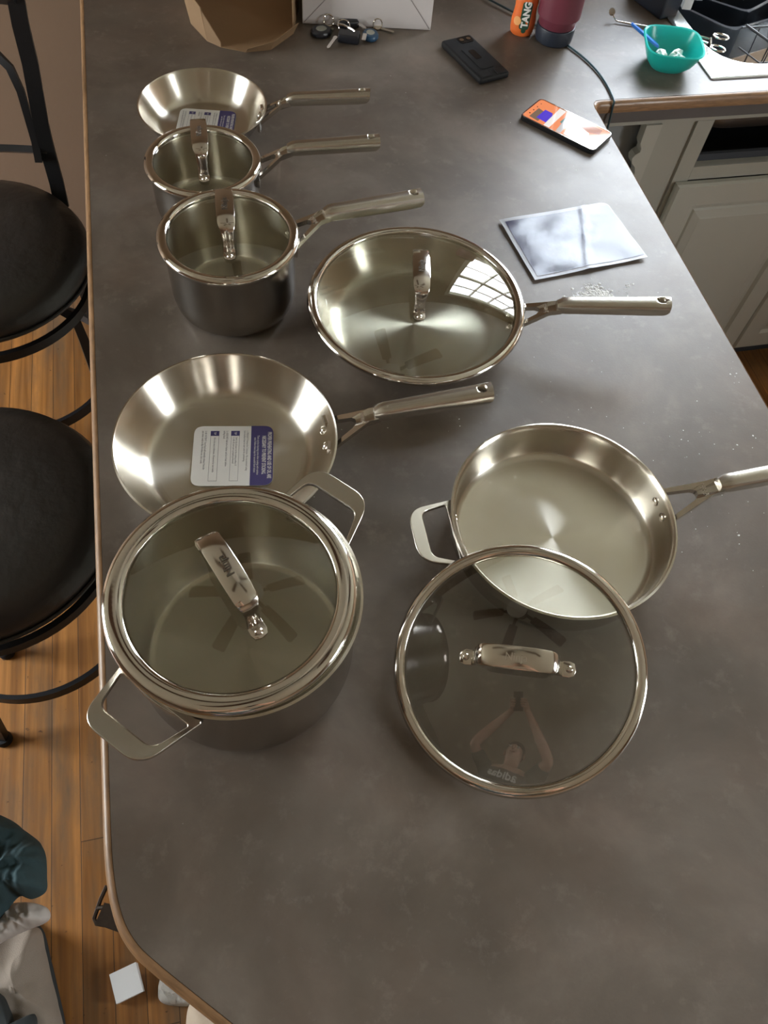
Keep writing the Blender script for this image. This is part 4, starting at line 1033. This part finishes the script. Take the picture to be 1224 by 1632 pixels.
# black caddy and grey ledge behind the bowl
q0 = [at(1020, -12, .0), at(1049, 37, .0)]
kc = empty('black_caddy', (1.008, 1.655, CT+.0004), R(-72)); tag(kc, 'black oblong caddy standing by the far left corner of the sink', 'caddy')
bm = bmesh.new(); box(bm, -.055, .055, -.025, .025, 0, .075, bev=.006); link('caddy_body', bm, simple('navy_black_plastic', (.022, .027, .040), .4), kc)
bm = bmesh.new(); box(bm, -.047, .047, -.018, .018, .0755, .0765); link('caddy_top_pad', bm, BLKGLOSS, kc, smooth=False)
fs = empty('soap_ledge', (1.075, 1.63, CT+.0065), R(-14)); tag(fs, 'pale grey plastic clip on the sink rim beside the black caddy', 'clip')
bm = bmesh.new(); box(bm, -.022, .026, -.012, .012, 0.022, .034, bev=.002); link('ledge_plate', bm, simple('pale_grey_plastic', (.50, .51, .52), .35), fs)
bm = bmesh.new(); box(bm, -.010, .010, -.008, .008, 0.0, .0218, bev=.002); link('ledge_foot', bm, WHITEP, fs)
# tap behind the frame edge
tp = empty('kitchen_tap', (1.43, 1.90, CT+.006)); tag(tp, 'chrome kitchen tap at the back of the sink', 'tap')
bm = bmesh.new(); tube(bm, [(0, 0, 0), (0, 0, .18), (0, -.03, .24), (0, -.09, .27), (0, -.15, .25), (0, -.17, .20)], .011, 14); link('spout', bm, CHROME, tp)
bm = bmesh.new(); lathe(bm, [(0, 0), (.027, 0), (.026, .012), (.015, .02), (0, .02)], 32); link('tap_base', bm, CHROME, tp)
bm = bmesh.new(); tube(bm, [(.012, 0, .06), (.05, 0, .08), (.09, -.01, .10)], [.008, .006, .006], 10); link('lever', bm, CHROME, tp)

# ------------------------------------------------------------------ bar stools
def stool(label, cx, cy, az, back=True):
    root = empty('bar_stool', (cx, cy, 0.0), 0); tag(root, label, 'bar stool')
    bm = bmesh.new(); lathe(bm, [(0, .675), (.165, .675), (.188, .682), (.198, .700), (.200, .722), (.190, .742), (.160, .758), (.11, .768), (.05, .772), (0, .773)], 72); link('seat_cushion', bm, LEATHER, root)
    bm = bmesh.new(); tube(bm, [(.2005*math.cos(2*PI*k/64), .2005*math.sin(2*PI*k/64), .699) for k in range(64)], .0032, 8, closed=True); link('seat_piping', bm, LEATHER, root)
    def ringp(nm, r, z, w=.010, h=.019):
        bm = bmesh.new(); lathe(bm, [(r-w/2, z), (r+w/2, z), (r+w/2, z+h), (r-w/2, z+h)], 72, closed=True); link(nm, bm, BLACKMET, root, auto=30)
    ringp('swivel_ring', .185, .635); ringp('foot_ring', .178, .405, .008, .024)
    bm = bmesh.new(); lathe(bm, [(0, .640), (.075, .640), (.08, .655), (.06, .674), (0, .674)], 40); link('swivel_plate', bm, BLACKMET, root)
    for la in (-152, -28, 28, 152):
        a = R(la)+az; c_, s_ = math.cos(a), math.sin(a)
        bm = bmesh.new(); tube(bm, [(.02*c_, .02*s_, .650), (.12*c_, .12*s_, .648), (.168*c_, .168*s_, .625), (.170*c_, .170*s_, .57), (.168*c_, .168*s_, .42), (.185*c_, .185*s_, .2), (.212*c_, .212*s_, .012)], .0125, 4, up=Vector((-s_, c_, .01))); lg = link('leg', bm, BLACKMET, root, auto=30)
        bm = bmesh.new(); lathe(bm, [(0, 0.001), (.017, 0.001), (.018, .010), (.014, .018), (0, .018)], 20, cx=.214*c_, cy=.214*s_); link('foot_cap', bm, RUBBERB, lg)
    return root
s1 = stool('black leather bar stool with metal backrest, nearer the wall', -.425, 1.262, R(0))
O = Vector(s1.location)
def flatbar(parent, nm, pts, w, t):
    """flat bar: width along world X-ish, thickness along Y-ish"""
    bm = bmesh.new(); P = [Vector(p) for p in pts]; rows = []
    for i, p in enumerate(P):
        tt = (P[min(i+1, len(P)-1)]-P[max(i-1, 0)]).normalized(); yv = Vector((0, 1, 0)); s = tt.cross(yv).normalized(); n_ = s.cross(tt)
        rows.append(addv(bm, [p+s*w*a+n_*t*b for a, b in ((-.5, -.5), (.5, -.5), (.5, .5), (-.5, .5))]))
    for a, b in zip(rows[:-1], rows[1:]): ring_faces(bm, a, b)
    bm.faces.new(list(reversed(rows[0]))); bm.faces.new(rows[-1])
    return link(nm, bm, BLACKMET, parent, auto=30)
U = [at(99, 330, -.215), at(90, 290, -.175), at(76, 240, -.110), at(66, 200, -.055), at(48, 100, .060), at(33, 40, .125), at(24, -10, .175), at(18, -60, .22)]
ybar = U[0].y
def mir(p): return Vector((2*O.x-p.x, p.y, p.z))
Ul = [p-O for p in U]
flatbar(s1, 'back_upright', Ul, .026, .012)
flatbar(s1, 'back_upright', [mir(p)-O for p in U], .026, .012)
def rail(nm, a, b, sag, r, n=10):
    bm = bmesh.new(); a = Vector(a); b = Vector(b)
    tube(bm, [a.lerp(b, i/n)+Vector((0, sag*math.sin(PI*i/n), 0)) for i in range(n+1)], r, 4, up=Vector((0, .01, 1))); link(nm, bm, BLACKMET, s1, auto=30)
rail('lower_rail', Ul[2], mir(U[2])-O, .02, .0085); rail('top_rail', Ul[6], mir(U[6])-O, .03, .018)
for m_ in (0, 1):
    Pp = [at(62, 258, -.125), at(56, 225, -.09), at(46, 190, -.05), at(33, 145, -.005), at(16, 108, .03), at(-10, 82, .05)]
    if m_: Pp = [mir(p) for p in Pp]
    flatbar(s1, 'back_scroll', [p-O for p in Pp], .013, .010)
s2 = stool('black leather bar stool nearest the viewer', -.398, .692, R(0))

# ------------------------------------------------------------------ things on the floor
def heap(name, outline, zb, zh, mat, label, cat, seed=1, fold=.02, parent=None, kk=26, thick=.004, prof=.5, freq=9.0):
    """crumpled cloth: outline is in photo pixels at height zb (relative to the floor)"""
    P = [at(x, y, zb-CT) for x, y in outline]; n = 180
    c = sum(P, Vector())/len(P)
    M_ = len(P); E_ = []
    for i in range(n):
        t = i/n*M_; k = int(t); f = t-k; p0, p1, p2, p3 = P[(k-1) % M_], P[k % M_], P[(k+1) % M_], P[(k+2) % M_]
        E_.append(.5*((2*p1)+(p2-p0)*f+(2*p0-5*p1+4*p2-p3)*f*f+(3*p1-p0-3*p2+p3)*f**3))
    bm = bmesh.new(); rows = []
    for r in range(1, kk+1):
        s = r/kk; row = []
        for e in E_:
            p = c.lerp(e, s); w_ = (1-s**2.2)
            nz = mn.noise(Vector((p.x*freq+seed, p.y*freq*.6, seed)))-1.1*abs(mn.noise(Vector((p.x*freq*1.7+p.y*freq, p.y*freq*1.1+seed, 2*seed))))+.35*mn.noise(Vector((p.x*freq*4, p.y*freq*3, seed)))
            z = zb+(zh-zb)*(w_**prof)+fold*nz*(.35+.65*w_)
            row.append(bm.verts.new((p.x, p.y, max(.003, z))))
        rows.append(row)
    ct = bm.verts.new((c.x, c.y, zh+fold*.2))
    for a, b in zip(rows[:-1], rows[1:]): ring_faces(bm, a, b)
    for i in range(n): bm.faces.new((rows[0][i], rows[0][(i+1) % n], ct))
    lowr = [bm.verts.new((v.co.x, v.co.y, max(.001, min(zb-.012, v.co.z-.006)))) for v in rows[-1]]
    ring_faces(bm, rows[-1], lowr)
    o = link(name, bm, mat, parent, auto=70)
    if label: tag(o, label, cat)
    return o
ct_ = empty('canvas_coat', (0, 0, 0)); tag(ct_, 'taupe canvas coat with dark lining edge lying on the wooden floor', 'coat')
heap('coat_shell', [(-50, 1470), (10, 1484), (58, 1478), (70, 1515), (80, 1560), (90, 1600), (98, 1660), (60, 1740), (-60, 1720)], .03, .10, TAUPE, None, None, 4, .022, ct_)
heap('lining', [(40, 1478), (66, 1480), (80, 1530), (92, 1580), (104, 1640), (104, 1700), (60, 1700)], .008, .03, DARKC, None, None, 9, .006, ct_)
heap('dark_pocket', [(0, 1586), (14, 1612), (26, 1640), (50, 1616), (56, 1640), (40, 1700), (-30, 1700), (-30, 1580)], .112, .13, DARKC, None, None, 9, .006, ct_)
heap('paper_bundle', [(-40, 1490), (-10, 1446), (30, 1438), (58, 1440), (74, 1448), (77, 1462), (66, 1472), (40, 1482), (10, 1496), (-20, 1510)], .14, .165, PAPERG, 'grey-white folded paper between the teal garment and the taupe coat', 'paper', 2, .016, prof=.9, freq=26)
heap('cotton_garment', [(-60, 1320), (-20, 1296), (10, 1303), (36, 1322), (60, 1342), (70, 1362), (72, 1395), (70, 1420), (48, 1432), (28, 1428), (6, 1452), (-20, 1480), (-60, 1490)], .165, .25, TEALC, 'crumpled dark teal cotton garment on top of the floor pile', 'clothing', 7, .055, freq=17)
# white square box
A = at(173, 1554, -.888); B = at(215, 1534, -.888); az = math.atan2(B.y-A.y, B.x-A.x)
c = sum((at(*q, -.888) for q in ((173, 1554), (215, 1534), (229, 1580), (187, 1599))), Vector())/4
wb = empty('white_box', (c.x, c.y, .0004), az); tag(wb, 'small white square box on the wooden floor', 'box')
bm = bmesh.new(); box(bm, -.0245, .0245, -.0255, .0255, 0, .0145, bev=.001); link('box_base', bm, WHITEP, wb)
bm = bmesh.new(); box(bm, -.025, .025, -.026, .026, .0148, .0225, bev=.001); link('box_lid', bm, WHITEP, wb)
heap('cotton_sock', [(258, 1552), (268, 1560), (300, 1580), (330, 1600), (300, 1604), (268, 1602), (254, 1594), (252, 1578)], .004, .035, SOCK, 'crumpled pale grey cotton sock on the floor right of the small white box', 'sock', 3, .012, freq=30)
heap('canvas_tote', [(296, 1680), (296, 1640), (300, 1606), (312, 1592), (345, 1594), (400, 1620), (420, 1690), (360, 1740)], .004, .06, BEIGE, 'beige canvas bag on the floor beneath the clipped worktop corner', 'bag', 5, .008, freq=8)
# bracket below the worktop
bk = empty('metal_bracket', tuple(at(165, 1450, -.06))); tag(bk, 'rusty dark metal bracket sticking out under the rounded worktop corner', 'bracket'); O = Vector(bk.location)
RUST = simple('rusty_dark_steel', (.055, .040, .030), .55, .6, noise=.5, nscale=90)
def bar(nm, pts, r=.0022):
    bm = bmesh.new(); tube(bm, [at(x, y, z)-O for x, y, z in pts], r, 6); link(nm, bm, RUST, bk)
bar('outer_arm', [(170, 1412, -.055), (160, 1434, -.058), (150, 1464, -.060), (154, 1472, -.060), (166, 1474, -.058), (182, 1470, -.055)])
bar('cross_bar', [(154, 1447, -.059), (172, 1446, -.056)])
bar('inner_arm', [(172, 1440, -.055), (164, 1470, -.058)], .0018)
bm = bmesh.new(); box(bm, -.010, .016, -.010, .010, -.004, .012, Matrix.Translation(at(178, 1462, -.060)-O) @ Matrix.Rotation(-.5, 4, 'Z')); link('mounting_plate', bm, RUST, bk, smooth=False)

# ------------------------------------------------------------------ ceiling fan mirrored in the lids
fan = empty('ceiling_fan', (.10, .80, RZ)); tag(fan, 'walnut-bladed ceiling fan with a frosted globe above the peninsula', 'ceiling fan')
bm = bmesh.new(); lathe(bm, [(0, -.0005), (.07, -.0005), (.075, -.02), (.03, -.05), (.018, -.06), (.018, -.12), (.09, -.13), (.105, -.16), (.105, -.20), (.07, -.225), (0, -.225)], 48); link('motor_housing', bm, BRONZE, fan)
bm = bmesh.new(); lathe(bm, [(.068, -.226), (.098, -.235), (.115, -.265), (.108, -.30), (.075, -.325), (0, -.335)], 48); link('light_globe', bm, FROST, fan)
for k in range(5):
    a = R(18+72*k); bm = bmesh.new()
    box(bm, .10, .20, -.018, .018, -.182, -.176, Matrix.Rotation(a, 4, 'Z')); ir = link('blade_iron', bm, BRONZE, fan, smooth=False)
    bm = bmesh.new(); prism(bm, rpoly([(.19, -.050), (.60, -.068), (.62, -.05), (.62, .05), (.60, .068), (.19, .050)], .02), -.004, .004, Matrix.Rotation(a, 4, 'Z') @ Matrix.Translation((0, 0, -.172)) @ Matrix.Rotation(R(11), 4, 'X')); link('blade', bm, FANM, fan, smooth=False)


# ------------------------------------------------------------------ the photographer, mirrored in the loose lid
FD = Vector((math.sin(YAW), math.cos(YAW), 0)); RD = Vector((math.cos(YAW), -math.sin(YAW), 0)); BO = Vector((0, 0, 0))-FD*.46
pe = empty('person', tuple(BO)); tag(pe, 'person in a dark T-shirt holding a phone up with both hands to photograph the pans', 'person')
def pl_(r, f, z): return RD*r+FD*f+Vector((0, 0, z))
SKIN = simple('skin', (.52, .30, .21), .5, noise=.05); SKIN.node_tree.nodes['Principled BSDF'].inputs['Subsurface Weight'].default_value = .1
SHIRT = simple('dark_green_grey_jersey', (.030, .036, .033), .85, noise=.1); JEANS = simple('dark_denim', (.03, .04, .07), .85, noise=.15); HAIRM = simple('dark_brown_hair', (.035, .02, .012), .55, noise=.3, nscale=60)
def skin(name, vs, es, mat, parent, sub=2, root=0):
    me = bpy.data.meshes.new(name); me.from_pydata([tuple(v[0]) for v in vs], es, []); me.update()
    o = bpy.data.objects.new(name, me); C.objects.link(o)
    o.modifiers.new('skin', 'SKIN').use_smooth_shade = True
    for i, v in enumerate(vs):
        d = me.skin_vertices[0].data[i]; r = v[1]; d.radius = r if isinstance(r, tuple) else (r, r); d.use_root = (i == root)
    sb = o.modifiers.new('sub', 'SUBSURF'); sb.levels = sub; sb.render_levels = sub
    bpy.context.view_layer.update()
    m2 = bpy.data.meshes.new_from_object(o.evaluated_get(bpy.context.evaluated_depsgraph_get())); o.modifiers.clear(); m2.name = name; o.data = m2
    m2.materials.clear(); m2.materials.append(mat)
    for p in m2.polygons: p.use_smooth = True
    o.parent = parent; return o
PH = EYE-CF*.013-CU*.052-CR*.018-BO      # centre of the raised phone
V = [(pl_(0, 0, .94), (.150, .105)), (pl_(0, .005, 1.08), (.130, .095)), (pl_(0, 0, 1.26), (.155, .105)), (pl_(0, -.01, 1.38), (.120, .080)), (pl_(0, .0, 1.455), (.052, .052)), (pl_(0, .022, 1.515), (.060, .066)), (pl_(0, .030, 1.585), (.072, .088)), (pl_(0, .018, 1.650), (.066, .082))]
E_ = [(0, 1), (1, 2), (2, 3), (3, 4), (4, 5), (5, 6), (6, 7)]
def addc(base, pts):
    prev = base
    for p, r in pts:
        V.append((p, r)); E_.append((prev, len(V)-1)); prev = len(V)-1
    return prev
for s in (-1, 1):
    addc(0, [(pl_(s*.095, .0, .86), .085), (pl_(s*.105, .01, .50), .058), (pl_(s*.11, -.01, .28), .056), (pl_(s*.11, -.02, .10), .036), (pl_(s*.115, .02, .045), .040), (pl_(s*.125, .12, .030), (.042, .024))])
    hand = PH+CR*s*.047-CU*.012-CF*.022
    wr_ist = hand-CU*.045-CF*.055+CR*s*.012
    el = pl_(s*.255, .17, 1.44)
    k = addc(3, [(pl_(s*.155, -.01, 1.395), .058), (pl_(s*.205, .08, 1.415), .046), (el, .038), (el.lerp(wr_ist, .35), .038), (wr_ist, .024), (hand-CF*.012, (.030, .016))])
    palm = V[k][0]
    for q, (du, ln_) in enumerate(((.030, .060), (.010, .068), (-.010, .064), (-.029, .052))):
        b0 = palm+CU*du*.9
        addc(k, [(b0+CF*.010+CR*s*.010, .0095), (b0+CF*.036+CR*s*.004, .0085), (b0+CF*(.036+.006)-CR*s*(ln_*.30), .0078), (b0+CF*.040-CR*s*ln_*.48, .0068)])
    addc(k, [(palm+CU*.022-CR*s*.012-CF*.004, .0115), (palm+CU*.038-CR*s*.030+CF*.004, .0095), (palm+CU*.044-CR*s*.046+CF*.006, .0078)])
body = skin('body', V, E_, SKIN, pe)
# clothes follow the body
tv = [(pl_(0, 0, .88), (.168, .122)), (pl_(0, .005, 1.06), (.150, .112)), (pl_(0, 0, 1.26), (.172, .120)), (pl_(0, -.01, 1.375), (.135, .092)), (pl_(0, 0, 1.425), (.066, .062))]
te = [(0, 1), (1, 2), (2, 3), (3, 4)]
for s in (-1, 1):
    b = len(tv); tv += [(pl_(s*.158, -.01, 1.392), .068), (pl_(s*.205, .08, 1.412), .058), (pl_(s*.235, .135, 1.428), .057)]; te += [(3, b), (b, b+1), (b+1, b+2)]
skin('t_shirt', tv, te, SHIRT, pe)
jv = [(pl_(0, 0, .93), (.158, .114))]; je = []
for s in (-1, 1):
    b = len(jv); jv += [(pl_(s*.098, 0, .84), .096), (pl_(s*.106, .01, .50), .068), (pl_(s*.11, -.01, .28), .064), (pl_(s*.11, -.02, .09), .054)]; je += [(0, b), (b, b+1), (b+1, b+2), (b+2, b+3)]
skin('trousers', jv, je, JEANS, pe)
for s in (-1, 1): skin('shoe', [(pl_(s*.11, -.035, .045), (.044, .044)), (pl_(s*.118, .05, .040), (.046, .038)), (pl_(s*.127, .15, .030), (.044, .028))], [(0, 1), (1, 2)], RUBBERB, pe)
bm = bmesh.new(); b2 = bmesh.new(); bmesh.ops.create_uvsphere(bm, u_segments=32, v_segments=20, radius=1)
for v in bm.verts:
    c_ = v.co.copy()
    if c_.y > .35 and c_.z < .45: c_.y = .35+(c_.y-.35)*.1
    p = pl_(c_.x*.080, .012+c_.y*.100-.012, 1.632+c_.z*(.092 if c_.z > 0 else .075)); v.co = p
b2.free(); link('hair', bm, HAIRM, pe, auto=180)
def blob(nm, r, f, z, a, b_, c_, mat, parent):
    bm = bmesh.new(); bmesh.ops.create_uvsphere(bm, u_segments=16, v_segments=10, radius=1)
    for v in bm.verts: v.co = pl_(r+v.co.x*a, f+v.co.y*b_, z+v.co.z*c_)
    return link(nm, bm, mat, parent, auto=180)
EYEW = simple('eye_white', (.7, .7, .68), .2); LIPM = simple('lips', (.42, .16, .13), .45)
for s in (-1, 1):
    e_ = blob('eye', s*.030, .104, 1.592, .012, .009, .007, EYEW, pe); blob('iris', s*.030, .111, 1.592, .0052, .003, .0052, HAIRM, e_)
    blob('eyebrow', s*.031, .108, 1.610, .017, .006, .003, HAIRM, pe); blob('ear', s*.077, .018, 1.583, .008, .018, .030, SKIN, pe)
blob('nose', 0, .120, 1.566, .012, .014, .021, SKIN, pe); blob('mouth', 0, .106, 1.535, .024, .008, .006, LIPM, pe)
M = Matrix(((RD.x, 0, FD.x, 0), (RD.y, 0, FD.y, 0), (0, 1, 0, 0), (0, 0, 0, 1)))
M = Matrix.Translation(pl_(0, .124, 1.300)) @ Matrix(((-RD.x, 0, FD.x, 0), (-RD.y, 0, FD.y, 0), (0, 1, 0, 0), (0, 0, 0, 1)))
text_mesh('adidas', .070, 'chest_print', WHITEP, pe, M, extrude=.002, bold=.001)
hp = empty('phone', tuple(PH+BO)); hp.matrix_world = Matrix(((CR.x, CU.x, -CF.x, (PH+BO).x), (CR.y, CU.y, -CF.y, (PH+BO).y), (CR.z, CU.z, -CF.z, (PH+BO).z), (0, 0, 0, 1)))
tag(hp, 'phone held up in both hands of the person', 'phone')
bm = bmesh.new(); box(bm, -.036, .036, -.073, .073, 0, .008, bev=.003); link('case', bm, RUBBERB, hp)
bm = bmesh.new(); prism(bm, rpoly([(-.033, -.070), (.033, -.070), (.033, .070), (-.033, .070)], .006), .0081, .0085); link('screen', bm, BLKGLOSS, hp, smooth=False)

# ------------------------------------------------------------------ view settings
sc_ = bpy.context.scene
sc_.view_settings.view_transform = 'Standard'; sc_.view_settings.look = 'None'; sc_.view_settings.gamma = 1.0
sc_.view_settings.use_curve_mapping = False; sc_.view_settings.exposure = 1.85
sc_.cycles.max_bounces = 10; sc_.cycles.diffuse_bounces = 5; sc_.cycles.glossy_bounces = 5; sc_.cycles.transparent_max_bounces = 12
sc_.cycles.sample_clamp_indirect = 6.0; sc_.cycles.caustics_reflective = True
